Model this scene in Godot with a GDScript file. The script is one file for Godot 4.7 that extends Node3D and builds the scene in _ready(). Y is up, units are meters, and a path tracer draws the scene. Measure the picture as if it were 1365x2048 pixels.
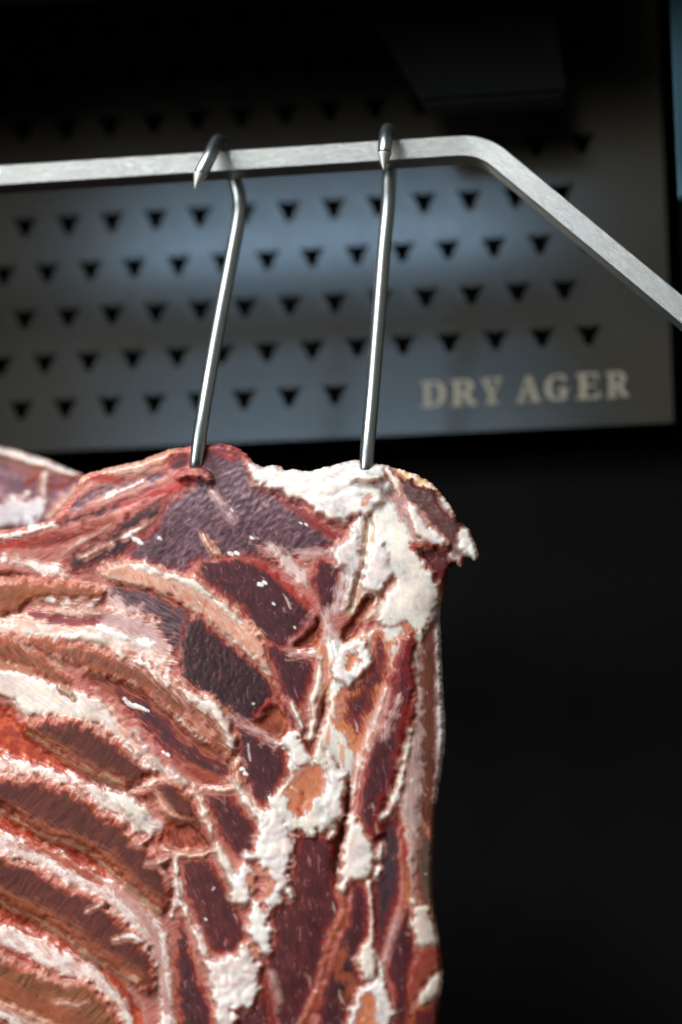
extends Node3D
# A cut of dry-aged meat on two steel S-hooks inside a dark ageing cabinet.
# World: x along the hanger bar, y up, z towards the open front of the cabinet. Units are metres.

const FOCAL := 4835.0            # lens length in photograph pixels (photograph 1365 x 2048)
const EYE_DISTANCE := 1.61
const LOOK := Vector3(0, 1.2, 0)
const PANEL_Z := -0.24
const BAR_FRONT := 0.008

var eye: Vector3
var fwd: Vector3
var rgt: Vector3
var upv: Vector3
var names := {}

func ray(px: float, py: float) -> Vector3:
	return fwd * FOCAL + rgt * (px - 682.5) - upv * (py - 1024.0)

func hit(px: float, py: float, z: float) -> Vector3:      # where the line of sight meets the upright plane at depth z
	var d := ray(px, py)
	return eye + d * ((z - eye.z) / d.z)

func _ready():
	set_view_and_light()
	build_cabinet()
	build_hanger_bar()
	build_hooks()
	build_meat()

func set_view_and_light():
	var yaw := deg_to_rad(9.0)
	var pitch := deg_to_rad(15.3)
	fwd = Vector3(-sin(yaw) * cos(pitch), sin(pitch), -cos(yaw) * cos(pitch))
	rgt = fwd.cross(Vector3.UP).normalized()
	upv = rgt.cross(fwd).normalized()
	eye = LOOK - fwd * EYE_DISTANCE
	var cam := Camera3D.new()
	cam.name = "camera"
	cam.fov = rad_to_deg(2.0 * atan(1024.0 / FOCAL))
	cam.near = 0.05
	cam.far = 30.0
	cam.transform = Transform3D(Basis(rgt, upv, -fwd), eye)
	var at := CameraAttributesPhysical.new()
	at.frustum_focal_length = 12.0 * FOCAL / 1024.0      # a 24 mm high frame
	at.frustum_focus_distance = EYE_DISTANCE - 0.02
	at.exposure_aperture = 1.3
	cam.attributes = at
	add_child(cam)
	cam.current = true

	var env := Environment.new()
	env.background_mode = Environment.BG_COLOR
	env.background_color = Color(0.62, 0.60, 0.55)
	env.background_energy_multiplier = 0.24
	env.tonemap_mode = Environment.TONE_MAPPER_LINEAR
	env.tonemap_exposure = 1.7
	env.sdfgi_enabled = true
	env.ssao_enabled = true
	env.ssil_enabled = true
	var we := WorldEnvironment.new()
	we.name = "surroundings"
	we.environment = env
	add_child(we)

	# the shop lamp: a soft box high up, in front and to the left
	area_light("key_lamp", LOOK + Vector3(-0.80, 1.75, 1.20), LOOK + Vector3(-0.05, -0.05, 0), Vector2(0.9, 0.6), 3.9, Color(0.985, 0.99, 1.0))
	# added fill light without a visible source, wide and soft, from the left
	area_light("added_fill_light", LOOK + Vector3(-1.80, 0.40, 1.9), LOOK + Vector3(0, -0.1, 0), Vector2(0.9, 1.2), 2.6, Color(1.0, 0.99, 0.97))
	# the shop window on the viewer's side, mirrored by the steel sheet
	area_light("window_light", LOOK + Vector3(-0.5, 0.60, 2.6), LOOK + Vector3(-0.1, 0.2, -0.2), Vector2(0.75, 0.36), 0.15, Color(0.66, 0.83, 1.0))

func area_light(called: String, from: Vector3, to: Vector3, size: Vector2, energy: float, tint: Color):
	var l := AreaLight3D.new()
	l.name = called
	l.area_size = size
	l.area_normalize_energy = true
	l.light_energy = energy
	l.light_color = tint
	l.area_range = 8.0
	l.shadow_enabled = true
	add_child(l)
	l.look_at_from_position(from, to, Vector3.UP)

# ---------------------------------------------------------------- helpers
func numbered(called: String) -> String:
	var n: int = names.get(called, 0)
	names[called] = n + 1
	return called if n == 0 else "%s_%03d" % [called, n]

func tag(o: Node, label: String, category: String, group := ""):
	o.set_meta("label", label)
	o.set_meta("category", category)
	if group:
		o.set_meta("group", group)

func thing(called: String, at: Vector3, label: String, category: String, group := "") -> Node3D:
	var o := Node3D.new()
	o.name = numbered(called)
	o.position = at
	add_child(o, true)
	tag(o, label, category, group)
	return o

func put(mesh: Mesh, mat: Material, called: String, parent: Node) -> MeshInstance3D:
	var o := MeshInstance3D.new()
	o.mesh = mesh
	o.material_override = mat
	o.name = called
	var n := 0
	while parent.has_node(NodePath(o.name)):
		n += 1
		o.name = "%s_%03d" % [called, n]
	parent.add_child(o, true)
	return o

func noise(kind: int, freq: float, sd: int, oct := 3) -> FastNoiseLite:
	var n := FastNoiseLite.new()
	n.noise_type = kind
	n.frequency = freq
	n.seed = sd
	n.fractal_type = FastNoiseLite.FRACTAL_FBM if oct > 1 else FastNoiseLite.FRACTAL_NONE
	n.fractal_octaves = oct
	return n

func noise_tex(freq: float, sd: int, lo: Color, hi: Color, w := 256, h := 256, oct := 4) -> NoiseTexture2D:
	var t := NoiseTexture2D.new()
	t.width = w
	t.height = h
	t.seamless = true
	t.generate_mipmaps = false
	t.noise = noise(FastNoiseLite.TYPE_SIMPLEX_SMOOTH, freq, sd, oct)
	var g := Gradient.new()
	g.set_color(0, lo)
	g.set_color(1, hi)
	t.color_ramp = g
	return t

func brushed_tex(sd: int, lo: float, hi: float, tint := 0.0) -> ImageTexture:   # fine grinding lines that run along u
	var rng := RandomNumberGenerator.new()
	rng.seed = sd
	var w := 512
	var h := 128
	var im := Image.create(w, h, false, Image.FORMAT_RGB8)
	var n := noise(FastNoiseLite.TYPE_SIMPLEX, 1.0, sd, 3)
	for y in h:
		for x in w:
			var a := float(x) / w * TAU
			var v := n.get_noise_3d(cos(a) * 2.2, sin(a) * 2.2, y * 0.55) * 0.6 + n.get_noise_3d(cos(a) * 9.0, sin(a) * 9.0, 90.0 + y * 0.9) * 0.4
			v = clampf(0.5 + 0.8 * v, 0, 1)
			var c := lerpf(lo, hi, v)
			var stain := smoothstep(0.15, 0.6, n.get_noise_3d(cos(a) * 1.3, sin(a) * 1.3, 40.0 + y * 0.02) + 0.3 * v)
			im.set_pixel(x, y, Color(c, c * (1.0 - tint * 0.06 * stain), c * (1.0 - tint * 0.16 * stain)))
	return ImageTexture.create_from_image(im)

func steel(c: Color, rough: float, aniso := 0.0) -> StandardMaterial3D:
	var m := StandardMaterial3D.new()
	m.albedo_color = c
	m.metallic = 1.0
	m.roughness = rough
	if aniso != 0.0:
		m.anisotropy_enabled = true
		m.anisotropy = aniso
	return m

func plain(c: Color, rough: float) -> StandardMaterial3D:
	var m := StandardMaterial3D.new()
	m.albedo_color = c
	m.roughness = rough
	return m

func box_mesh(lo: Vector3, hi: Vector3, ch := 0.0015) -> ArrayMesh:   # a box with small chamfers
	var st := SurfaceTool.new()
	st.begin(Mesh.PRIMITIVE_TRIANGLES)
	var pts: PackedVector3Array = []
	for sx in [0, 1]:
		for sy in [0, 1]:
			for sz in [0, 1]:
				var c := Vector3(hi.x if sx else lo.x, hi.y if sy else lo.y, hi.z if sz else lo.z)
				var d := Vector3(-ch if sx else ch, -ch if sy else ch, -ch if sz else ch)
				pts.append(c + Vector3(0, d.y, d.z))
				pts.append(c + Vector3(d.x, 0, d.z))
				pts.append(c + Vector3(d.x, d.y, 0))
	var mid := (lo + hi) * 0.5
	var idx := func(sx, sy, sz, k): return ((sx * 2 + sy) * 2 + sz) * 3 + k
	var faces := []
	for s in [0, 1]:
		faces.append([idx.call(s, 0, 0, 0), idx.call(s, 1, 0, 0), idx.call(s, 1, 1, 0), idx.call(s, 0, 1, 0)])
		faces.append([idx.call(0, s, 0, 1), idx.call(1, s, 0, 1), idx.call(1, s, 1, 1), idx.call(0, s, 1, 1)])
		faces.append([idx.call(0, 0, s, 2), idx.call(1, 0, s, 2), idx.call(1, 1, s, 2), idx.call(0, 1, s, 2)])
		for t in [0, 1]:
			faces.append([idx.call(s, t, 0, 0), idx.call(s, t, 1, 0), idx.call(s, t, 1, 1), idx.call(s, t, 0, 1)])
			faces.append([idx.call(s, 0, t, 0), idx.call(s, 1, t, 0), idx.call(s, 1, t, 2), idx.call(s, 0, t, 2)])
			faces.append([idx.call(0, s, t, 1), idx.call(1, s, t, 1), idx.call(1, s, t, 2), idx.call(0, s, t, 2)])
			for u in [0, 1]:
				faces.append([idx.call(s, t, u, 0), idx.call(s, t, u, 1), idx.call(s, t, u, 2)])
	for f in faces:
		for k in range(1, f.size() - 1):
			var a := pts[f[0]]
			var b := pts[f[k]]
			var c := pts[f[k + 1]]
			var n := (b - a).cross(c - a)
			if n.dot((a + b + c) / 3.0 - mid) > 0:
				var q := b
				b = c
				c = q
			st.set_smooth_group(-1)
			st.add_vertex(a)
			st.add_vertex(b)
			st.add_vertex(c)
	st.generate_normals()
	return st.commit()

func sweep(path: PackedVector3Array, radii: PackedFloat32Array, sides := 24) -> ArrayMesh:   # a round bar along a path, closed at both ends
	var st := SurfaceTool.new()
	st.begin(Mesh.PRIMITIVE_TRIANGLES)
	var n := path.size()
	var t0 := (path[1] - path[0]).normalized()
	var u := t0.cross(Vector3(0.3, 0.2, 1)).normalized()
	var length := 0.0
	for i in n:
		var t := (path[mini(i + 1, n - 1)] - path[maxi(i - 1, 0)]).normalized()
		u = (u - t * u.dot(t)).normalized()
		var v := t.cross(u)
		if i > 0:
			length += path[i].distance_to(path[i - 1])
		var slope := 0.0
		if i > 0 and i < n - 1:
			slope = (radii[i + 1] - radii[i - 1]) / maxf(path[i + 1].distance_to(path[i - 1]), 1e-6)
		for k in sides + 1:
			var a := TAU * k / sides
			var d := u * cos(a) + v * sin(a)
			st.set_normal((d - t * slope).normalized())
			st.set_uv(Vector2(length * 20.0, float(k) / sides))
			st.add_vertex(path[i] + d * radii[i])
	var s1 := sides + 1
	for i in n - 1:
		for k in sides:
			var a := i * s1 + k
			for q in [a, a + s1, a + 1, a + 1, a + s1, a + s1 + 1]:
				st.add_index(q)
	return st.commit()

func smooth_path(p: PackedVector3Array, per := 8) -> PackedVector3Array:
	var out: PackedVector3Array = []
	for i in p.size() - 1:
		var a := p[maxi(i - 1, 0)]
		var b := p[i]
		var c := p[i + 1]
		var d := p[mini(i + 2, p.size() - 1)]
		for k in per:
			out.append(b.cubic_interpolate(c, a, d, float(k) / per))
	out.append(p[p.size() - 1])
	return out

const SHEET_R := 0.25



# ---------------------------------------------------------------- cabinet
const PITCH_PX := [[50.0, 645.0], [1222.0, 577.0]]

func sheet_profile(y: float, y_bend: float) -> Vector2:
	# the steel sheet is upright below y_bend and rolls forward above it: returns (offset in z, tilt)
	var r := 0.36
	var most := 0.20
	var t := clampf((y - y_bend) / r, 0.0, most)
	var z := r * (1.0 - cos(t)) + maxf(0.0, (y - y_bend) - r * most) * tan(most)
	return Vector2(z, t)

func build_cabinet():
	var y_bend := hit(682, 600, PANEL_Z).y
	var a := hit(50, 640, PANEL_Z)
	var b := hit(1222, 572, PANEL_Z)
	var px := (b.x - a.x) / 13.0                      # 13 steps between the two punched heads of that row
	var y_c := (a.y + b.y) * 0.5
	var py := y_c - (hit(8, 730, PANEL_Z).y + hit(1180, 670, PANEL_Z).y) * 0.5
	var sheet := thing("back_sheet", Vector3.ZERO, "perforated brushed steel sheet with punched bull heads behind the hanger bar", "metal sheet")
	var st := SurfaceTool.new()
	st.begin(Mesh.PRIMITIVE_TRIANGLES)
	var right_edge := hit(1342, 700, PANEL_Z).x
	var bottom := (hit(0, 908, PANEL_Z).y + hit(1365, 843, PANEL_Z).y) * 0.5
	var x_left := a.x - px * 3.0
	# outline of half a punched bull head, in cell units of the pitch, from the top middle to the muzzle
	var half: PackedVector2Array = [Vector2(0, 0.185), Vector2(0.11, 0.19), Vector2(0.19, 0.205), Vector2(0.26, 0.24), Vector2(0.255, 0.16), Vector2(0.215, 0.08), Vector2(0.165, 0.02), Vector2(0.13, -0.07), Vector2(0.095, -0.18), Vector2(0.06, -0.225), Vector2(0, -0.24)]
	var m_inside: Array = []
	for row in range(-2, 9):
		var yc := y_c + row * py
		var shift := 0.0 if posmod(row, 2) == 0 else 0.5
		var count := 16
		if row == -2:
			count = 11
		if row == -1:
			count = 16
		var first := -3.0 + shift - 0.5
		var x0 := a.x + px * first
		if x0 > x_left:
			quad_on_sheet(st, x_left, x0, yc - py * 0.5, yc + py * 0.5, y_bend)
		for k in count:
			var xc := a.x + px * (k - 3.0 + shift)
			if xc + px * 0.5 > right_edge:
				count = k
				break
			for s in [-1.0, 1.0]:
				var poly: PackedVector2Array = []
				poly.append(Vector2(xc, yc + py * 0.5))
				poly.append(Vector2(xc + s * px * 0.5, yc + py * 0.5))
				poly.append(Vector2(xc + s * px * 0.5, yc))
				poly.append(Vector2(xc + s * px * 0.5, yc - py * 0.5))
				poly.append(Vector2(xc, yc - py * 0.5))
				for q in range(half.size() - 1, -1, -1):
					poly.append(Vector2(xc + s * half[q].x * px, yc + half[q].y * px))
				var tri := Geometry2D.triangulate_polygon(poly)
				for q in range(0, tri.size(), 3):
					tri_on_sheet(st, poly[tri[q]], poly[tri[q + 1]], poly[tri[q + 2]], y_bend)
				# the punched edge, as deep as the sheet is thick
				for q in half.size() - 1:
					var e0 := Vector2(xc + s * half[q].x * px, yc + half[q].y * px)
					var e1 := Vector2(xc + s * half[q + 1].x * px, yc + half[q + 1].y * px)
					var f0 := on_sheet(e0, y_bend)
					var f1 := on_sheet(e1, y_bend)
					var back := Vector3(0, 0, -0.0015)
					var nn := Vector3(-(e1.y - e0.y) * s, (e1.x - e0.x) * s, 0).normalized()
					for v in [f0, f1, f1 + back, f0, f1 + back, f0 + back]:
						st.set_normal(nn)
						st.set_uv(Vector2(v.x * 4.0, v.y * 4.0))
						st.add_vertex(v)
		var x_end := a.x + px * (count - 3.0 + shift - 0.5)
		quad_on_sheet(st, x_end, right_edge, yc - py * 0.5, yc + py * 0.5, y_bend)
	quad_on_sheet(st, x_left, right_edge, bottom, y_c - 2.5 * py, y_bend)
	var m := steel(Color(0.56, 0.555, 0.535), SHEET_R, -0.7)
	m.roughness_texture = brushed_tex(5, 0.75, 1.0)
	put(st.commit(), m, "sheet", sheet)
	# folded lip along the lower edge
	put(box_mesh(Vector3(x_left, bottom - 0.002, PANEL_Z - 0.02), Vector3(right_edge, bottom + 0.0002, PANEL_Z - 0.0017), 0.0006), m, "folded_lip", sheet)
	# lettering
	var font := SystemFont.new()
	font.font_names = PackedStringArray(["Droid Serif"])
	font.font_weight = 700
	var lm := plain(Color(0.84, 0.82, 0.74), 0.6)
	var spots := {0: 842.0, 1: 900.0, 2: 962.0, 3: 1033.0, 4: 1090.0, 5: 1152.0, 6: 1212.0}
	var ends := {0: 893.0, 1: 956.0, 2: 1006.0, 3: 1083.0, 4: 1140.0, 5: 1201.0, 6: 1260.0}
	var text := "DRYAGER"
	for i in 7:
		var tm := TextMesh.new()
		tm.font = font
		tm.text = text[i]
		tm.font_size = 64
		tm.pixel_size = 0.001
		tm.depth = 0.0006
		tm.curve_step = 1.0
		var base_y := hit((spots[i] + ends[i]) * 0.5, 814.0 - (spots[i] - 842.0) * 0.052, PANEL_Z).y
		var top_y := hit((spots[i] + ends[i]) * 0.5, 763.0 - (spots[i] - 842.0) * 0.052, PANEL_Z).y
		var xa := hit(spots[i], 790, PANEL_Z).x
		var xb := hit(ends[i], 790, PANEL_Z).x
		var bb := tm.get_aabb()
		var l := put(tm, lm, "letter", sheet)
		var sx := (xb - xa) * 0.94 / bb.size.x
		var sy := (top_y - base_y) / bb.size.y
		l.scale = Vector3(sx, sy, 1)
		l.position = Vector3((xa + xb) * 0.5 - (bb.position.x + bb.size.x * 0.5) * sx, base_y - bb.position.y * sy, PANEL_Z + 0.0005)
	# ---- the rest of the cabinet: dark liner, duct housing, side strip
	var wall_z := PANEL_Z - 0.07
	var liner := plain(Color(0.048, 0.048, 0.046), 0.62)
	liner.metallic_specular = 0.25
	liner.roughness_texture = noise_tex(0.02, 3, Color(0.7, 0.7, 0.7), Color(1, 1, 1))
	liner.uv1_triplanar = true
	liner.uv1_scale = Vector3(2, 2, 2)
	var w := put(box_mesh(Vector3(-0.62, LOOK.y - 0.75, wall_z - 0.02), Vector3(0.55, LOOK.y + 0.75, wall_z), 0.002), liner, "rear_wall", self)
	w.set_meta("kind", "structure")
	w.set_meta("label", "dark liner at the back of the ageing cabinet below the steel sheet")
	var side_x := right_edge + 0.012
	var sw := put(box_mesh(Vector3(side_x, LOOK.y - 0.75, wall_z), Vector3(side_x + 0.03, LOOK.y + 0.75, PANEL_Z + 0.06), 0.002), liner, "side_wall", self)
	sw.set_meta("kind", "structure")
	sw.set_meta("label", "dark side wall of the cabinet at the right end of the sheet")
	var roof := put(box_mesh(Vector3(-0.62, LOOK.y + 0.57, wall_z), Vector3(side_x, LOOK.y + 0.60, 0.18), 0.002), liner, "cabinet_roof", self)
	roof.set_meta("kind", "structure")
	roof.set_meta("label", "dark roof of the ageing cabinet above the hanger bar")
	var fl := put(box_mesh(Vector3(-6.0, -0.05, -1.0), Vector3(6.0, 0.0, 9.0), 0.002), plain(Color(0.05, 0.05, 0.052), 0.9), "floor", self)
	fl.set_meta("kind", "structure")
	fl.set_meta("label", "dark shop floor in front of the cabinet")
	var hd := put(box_mesh(Vector3(-0.50, LOOK.y + 0.364, 0.045), Vector3(side_x, LOOK.y + 0.57, 0.06), 0.002), liner, "added_shade_panel", self)  # unseen panel, added to shade the upper part of the steel sheet
	hd.set_meta("kind", "structure")
	hd.set_meta("label", "unseen dark panel added above the bar to keep light off the sheet top")
	var lw := put(box_mesh(Vector3(-0.53, LOOK.y - 0.75, wall_z), Vector3(-0.50, LOOK.y + 0.57, 0.25), 0.002), liner, "side_wall_far", self)
	lw.set_meta("kind", "structure")
	lw.set_meta("label", "dark side wall of the cabinet at the left end of the sheet")
	# fan behind the sheet, a little of it shows through the punched heads
	var fan := thing("fan_motor", Vector3.ZERO, "round grey fan motor glimpsed through the punched heads of the sheet", "fan")
	var fc := hit(355, 632, PANEL_Z - 0.03)
	var fm := plain(Color(0.42, 0.50, 0.52), 0.4)
	put(disc_mesh(fc, 0.036, 0.022), fm, "motor_housing", fan)
	put(disc_mesh(fc + Vector3(0, 0, 0.006), 0.014, 0.004), steel(Color(0.5, 0.52, 0.53), 0.35), "hub", fan)
	# duct housing hanging from the roof
	var dz := -0.10
	var duct := thing("duct_housing", Vector3.ZERO, "black duct housing hanging from the cabinet roof above the bar", "housing")
	var d0 := hit(848, 197, dz)
	var d1 := hit(1132, 178, dz)
	var duct_paint := plain(Color(0.11, 0.118, 0.122), 0.75)
	duct_paint.metallic_specular = 0.15
	var prism := SurfaceTool.new()
	prism.begin(Mesh.PRIMITIVE_TRIANGLES)
	var yt := LOOK.y + 0.6
	var front := [Vector3(d0.x, d0.y, dz), Vector3(d1.x, d0.y, dz), Vector3(d1.x - 0.03, yt, dz), Vector3(d0.x - (yt - d0.y) * 0.52, yt, dz)]
	var rear := []
	for p in front:
		rear.append(p + Vector3(0, 0, -0.03))
	var sides := [[front[0], front[3], front[2], front[1]], [rear[0], rear[1], rear[2], rear[3]], [front[0], front[1], rear[1], rear[0]], [front[1], front[2], rear[2], rear[1]], [front[3], front[0], rear[0], rear[3]], [front[2], front[3], rear[3], rear[2]]]
	for f in sides:
		prism.set_smooth_group(-1)
		for v in [f[0], f[1], f[2], f[0], f[2], f[3]]:
			prism.add_vertex(v)
	prism.generate_normals()
	put(prism.commit(), duct_paint, "housing_shell", duct)
	put(box_mesh(Vector3(d0.x + 0.002, d0.y - 0.003, dz - 0.026), Vector3(d1.x - 0.002, d0.y - 0.0003, dz - 0.004), 0.001), plain(Color(0.02, 0.02, 0.022), 0.6), "bottom_lip", duct)
	# strip at the right, painted pale blue as outside light through door glass
	var up := thing("door_light_strip", Vector3.ZERO, "pale blue strip painted as outside light in the door glass at the right", "upright")
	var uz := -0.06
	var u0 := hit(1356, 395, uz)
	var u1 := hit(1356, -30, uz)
	put(box_mesh(Vector3(u0.x, u0.y, uz - 0.01), Vector3(u0.x + 0.05, u1.y, uz), 0.002), plain(Color(0.22, 0.38, 0.45), 0.7), "pale_light_strip", up)
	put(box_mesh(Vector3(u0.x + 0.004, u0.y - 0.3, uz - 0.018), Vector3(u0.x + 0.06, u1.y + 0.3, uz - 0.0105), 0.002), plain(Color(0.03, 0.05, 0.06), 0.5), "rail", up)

func disc_mesh(c: Vector3, r: float, depth: float) -> ArrayMesh:
	var p: PackedVector3Array = [c + Vector3(0, 0, -depth), c + Vector3(0, 0, -depth), c + Vector3(0, 0, -0.002), c, c]
	var q: PackedFloat32Array = [0.0001, r, r, r * 0.94, 0.0001]
	return sweep(p, q, 32)

func on_sheet(p: Vector2, y_bend: float) -> Vector3:
	return Vector3(p.x, p.y, PANEL_Z + sheet_profile(p.y, y_bend).x)

func tri_on_sheet(st: SurfaceTool, a: Vector2, b: Vector2, c: Vector2, y_bend: float):
	if (b - a).cross(c - a) > 0:
		var q := b
		b = c
		c = q
	for p in [a, b, c]:
		var t := sheet_profile(p.y, y_bend).y
		st.set_normal(Vector3(0, -sin(t), cos(t)))
		st.set_uv(Vector2(p.x * 4.0, p.y * 4.0))
		st.add_vertex(on_sheet(p, y_bend))

func quad_on_sheet(st: SurfaceTool, x0: float, x1: float, y0: float, y1: float, y_bend: float):
	tri_on_sheet(st, Vector2(x0, y0), Vector2(x1, y0), Vector2(x1, y1), y_bend)
	tri_on_sheet(st, Vector2(x0, y0), Vector2(x1, y1), Vector2(x0, y1), y_bend)

# ---------------------------------------------------------------- hanger bar and hooks
func build_hanger_bar():
	var bar := thing("hanger_bar", Vector3.ZERO, "brushed square steel hanger bar bending down past the right hook", "bar")
	var p0 := hit(-120, 352, BAR_FRONT)
	var p1 := hit(850, 296.5, BAR_FRONT)
	var q0 := hit(1060, 367, BAR_FRONT)
	var q1 := hit(1460, 698, BAR_FRONT)
	var y_bar := (hit(0, 345.5, BAR_FRONT).y + hit(700, 309, BAR_FRONT).y + p1.y) / 3.0
	p0.y = y_bar
	p1.y = y_bar
	var dir := (q1 - q0).normalized()
	var corner := q0 + dir * ((y_bar - q0.y) / dir.y)
	var r := 0.040
	var turn := acos(dir.x)
	var cut := r * tan(turn * 0.5)
	var line: PackedVector3Array = [p0]
	var steps := 24
	for i in range(1, 30):
		line.append(p0.lerp(corner + Vector3(-cut, 0, 0), i / 29.0))
	var centre := corner + Vector3(-cut, -r, 0)
	for i in range(1, steps + 1):
		var t := turn * i / steps
		line.append(centre + Vector3(sin(t), cos(t), 0) * r)
	var last := line[line.size() - 1]
	for i in range(1, 16):
		line.append(last + dir * (i * 0.02))
	var hw := 0.0078
	var ch := 0.0007
	# cross-section (across, depth) with small chamfers; depth 0 is the front face
	var sec: PackedVector2Array = [Vector2(hw - ch, 0), Vector2(hw, -ch), Vector2(hw, -2 * hw + ch), Vector2(hw - ch, -2 * hw), Vector2(-hw + ch, -2 * hw), Vector2(-hw, -2 * hw + ch), Vector2(-hw, -ch), Vector2(-hw + ch, 0)]
	var st := SurfaceTool.new()
	st.begin(Mesh.PRIMITIVE_TRIANGLES)
	var along := 0.0
	for k in sec.size():
		var s0 := sec[k]
		var s1 := sec[(k + 1) % sec.size()]
		along = 0.0
		for i in line.size() - 1:
			var ta := (line[mini(i + 1, line.size() - 1)] - line[maxi(i - 1, 0)]).normalized()
			var tb := (line[mini(i + 2, line.size() - 1)] - line[i]).normalized()
			var na := Vector3(-ta.y, ta.x, 0)
			var nb := Vector3(-tb.y, tb.x, 0)
			var seg := line[i].distance_to(line[i + 1])
			var v := [line[i] + na * s0.x + Vector3(0, 0, s0.y), line[i + 1] + nb * s0.x + Vector3(0, 0, s0.y), line[i + 1] + nb * s1.x + Vector3(0, 0, s1.y), line[i] + na * s1.x + Vector3(0, 0, s1.y)]
			var e := s1 - s0
			var n2 := Vector2(-e.y, e.x).normalized()    # outward of the section
			var uv := [Vector2(along, k * 0.3), Vector2(along + seg, k * 0.3), Vector2(along + seg, k * 0.3 + e.length()), Vector2(along, k * 0.3 + e.length())]
			var nn := [na * n2.x + Vector3(0, 0, n2.y), nb * n2.x + Vector3(0, 0, n2.y), nb * n2.x + Vector3(0, 0, n2.y), na * n2.x + Vector3(0, 0, n2.y)]
			for q in [0, 2, 1, 0, 3, 2]:
				st.set_normal(nn[q])
				st.set_uv(uv[q] * Vector2(6.0, 42.0))
				st.add_vertex(v[q])
			along += seg
	var m := steel(Color(0.86, 0.88, 0.875), 0.42, 0.5)
	m.albedo_texture = brushed_tex(21, 0.66, 1.0, 0.2)
	m.roughness_texture = brushed_tex(22, 0.7, 1.0)
	m.heightmap_enabled = true
	m.heightmap_texture = brushed_tex(23, 0.0, 1.0)
	m.heightmap_scale = 0.006
	put(st.commit(), m, "square_bar", bar)

func build_hooks():
	var r := 0.00485
	var rod := steel(Color(0.70, 0.74, 0.75), 0.40)
	rod.roughness_texture = brushed_tex(31, 0.6, 1.0)
	rod.heightmap_enabled = true
	rod.heightmap_texture = brushed_tex(33, 0.0, 1.0)
	rod.heightmap_scale = 0.003
	var tipm := steel(Color(0.90, 0.91, 0.90), 0.55)
	var top := hit(450, 322, BAR_FRONT).y + 0.0078
	# left hook
	var h := thing("meat_hook", hit(470, 300, 0), "bent steel hook tilting left, piercing the dark muscle", "hook", "steel hooks on the bar")
	var tip := hit(390, 377, 0.036)
	var base := hit(401, 349, 0.036)
	hook(h, tip, base, [hit(421, 311, 0.031), Vector3(hit(436, 285, 0.0155).x, top + 0.0036, 0.0155), Vector3(hit(445, 270, 0.002).x, top + 0.0062, 0.002), Vector3(hit(453, 285, -0.010).x, top + 0.0005, -0.0112), hit(462, 338, -0.0135), hit(477, 385, -0.0135), hit(479, 425, -0.0135), hit(468, 492, -0.011), hit(447, 600, -0.006), hit(423, 730, 0.001), hit(403, 850, 0.010), hit(395, 912, 0.0090), hit(392, 940, 0.005), hit(393, 965, -0.006), hit(396, 1010, -0.02)], r, rod, tipm)
	var g := thing("meat_hook", hit(775, 290, 0), "nearly upright steel hook buried in the white fat ridge", "hook", "steel hooks on the bar")
	tip = hit(768, 340, 0.036)
	base = hit(769, 308, 0.036)
	hook(g, tip, base, [hit(772, 280, 0.031), Vector3(hit(776, 260, 0.0155).x, top + 0.0036, 0.0155), Vector3(hit(778, 250, 0.002).x, top + 0.0062, 0.002), Vector3(hit(779, 265, -0.010).x, top + 0.0005, -0.0112), hit(779, 315, -0.0135), hit(779, 350, -0.0135), hit(776, 415, -0.0135), hit(768, 500, -0.010), hit(757, 640, -0.003), hit(746, 780, 0.005), hit(737, 880, 0.015), hit(734, 928, 0.016), hit(733, 952, 0.012), hit(733, 975, 0.002), hit(735, 1030, -0.012)], r, rod, tipm)

func hook(parent: Node3D, tip: Vector3, base: Vector3, way: Array, r: float, rod: Material, tipm: Material):
	var o := parent.position
	var pts: PackedVector3Array = [base - o]
	for p in way:
		pts.append(p - o)
	var path := smooth_path(pts, 10)
	var rad: PackedFloat32Array = []
	rad.resize(path.size())
	rad.fill(r)
	put(sweep(path, rad, 28), rod, "rod", parent)
	var d := (base - tip)
	var cone: PackedVector3Array = [tip - o, tip + d * 0.04 - o, tip + d * 0.12 - o, tip + d * 0.9 - o, base - o, base + d * 0.02 - o]
	put(sweep(cone, PackedFloat32Array([0.0001, r * 0.09, r * 0.18, r * 0.92, r * 1.002, r * 1.002]), 28), tipm, "ground_point", parent)

# ---------------------------------------------------------------- meat: a carved relief
# The cut is modelled as a fine relief. Every muscle, fat seam and rib strip is an outline with its own height, bulge,
# fibre direction and pigments; each becomes a mesh of its own under the cut.
const STEP := 1.6
var gx0: float
var gy0: float
var gw: int
var gh: int
var cr: PackedFloat32Array
var cg: PackedFloat32Array
var cb: PackedFloat32Array
var hh: PackedFloat32Array
var pid: PackedInt32Array
var od: PackedFloat32Array          # distance to the outline of the cut, inside positive
var nfine: PackedFloat32Array
var nmid: PackedFloat32Array
var nbig: PackedFloat32Array
var part_names: Array[String] = []
var kinds := {}
var fibre: FastNoiseLite
var lumps: FastNoiseLite
var ripple: FastNoiseLite
var seed_at := 0

func lin(c: Array) -> Vector3:
	var k := Color(c[0] / 255.0, c[1] / 255.0, c[2] / 255.0).srgb_to_linear()
	return Vector3(k.r, k.g, k.b)

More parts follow.
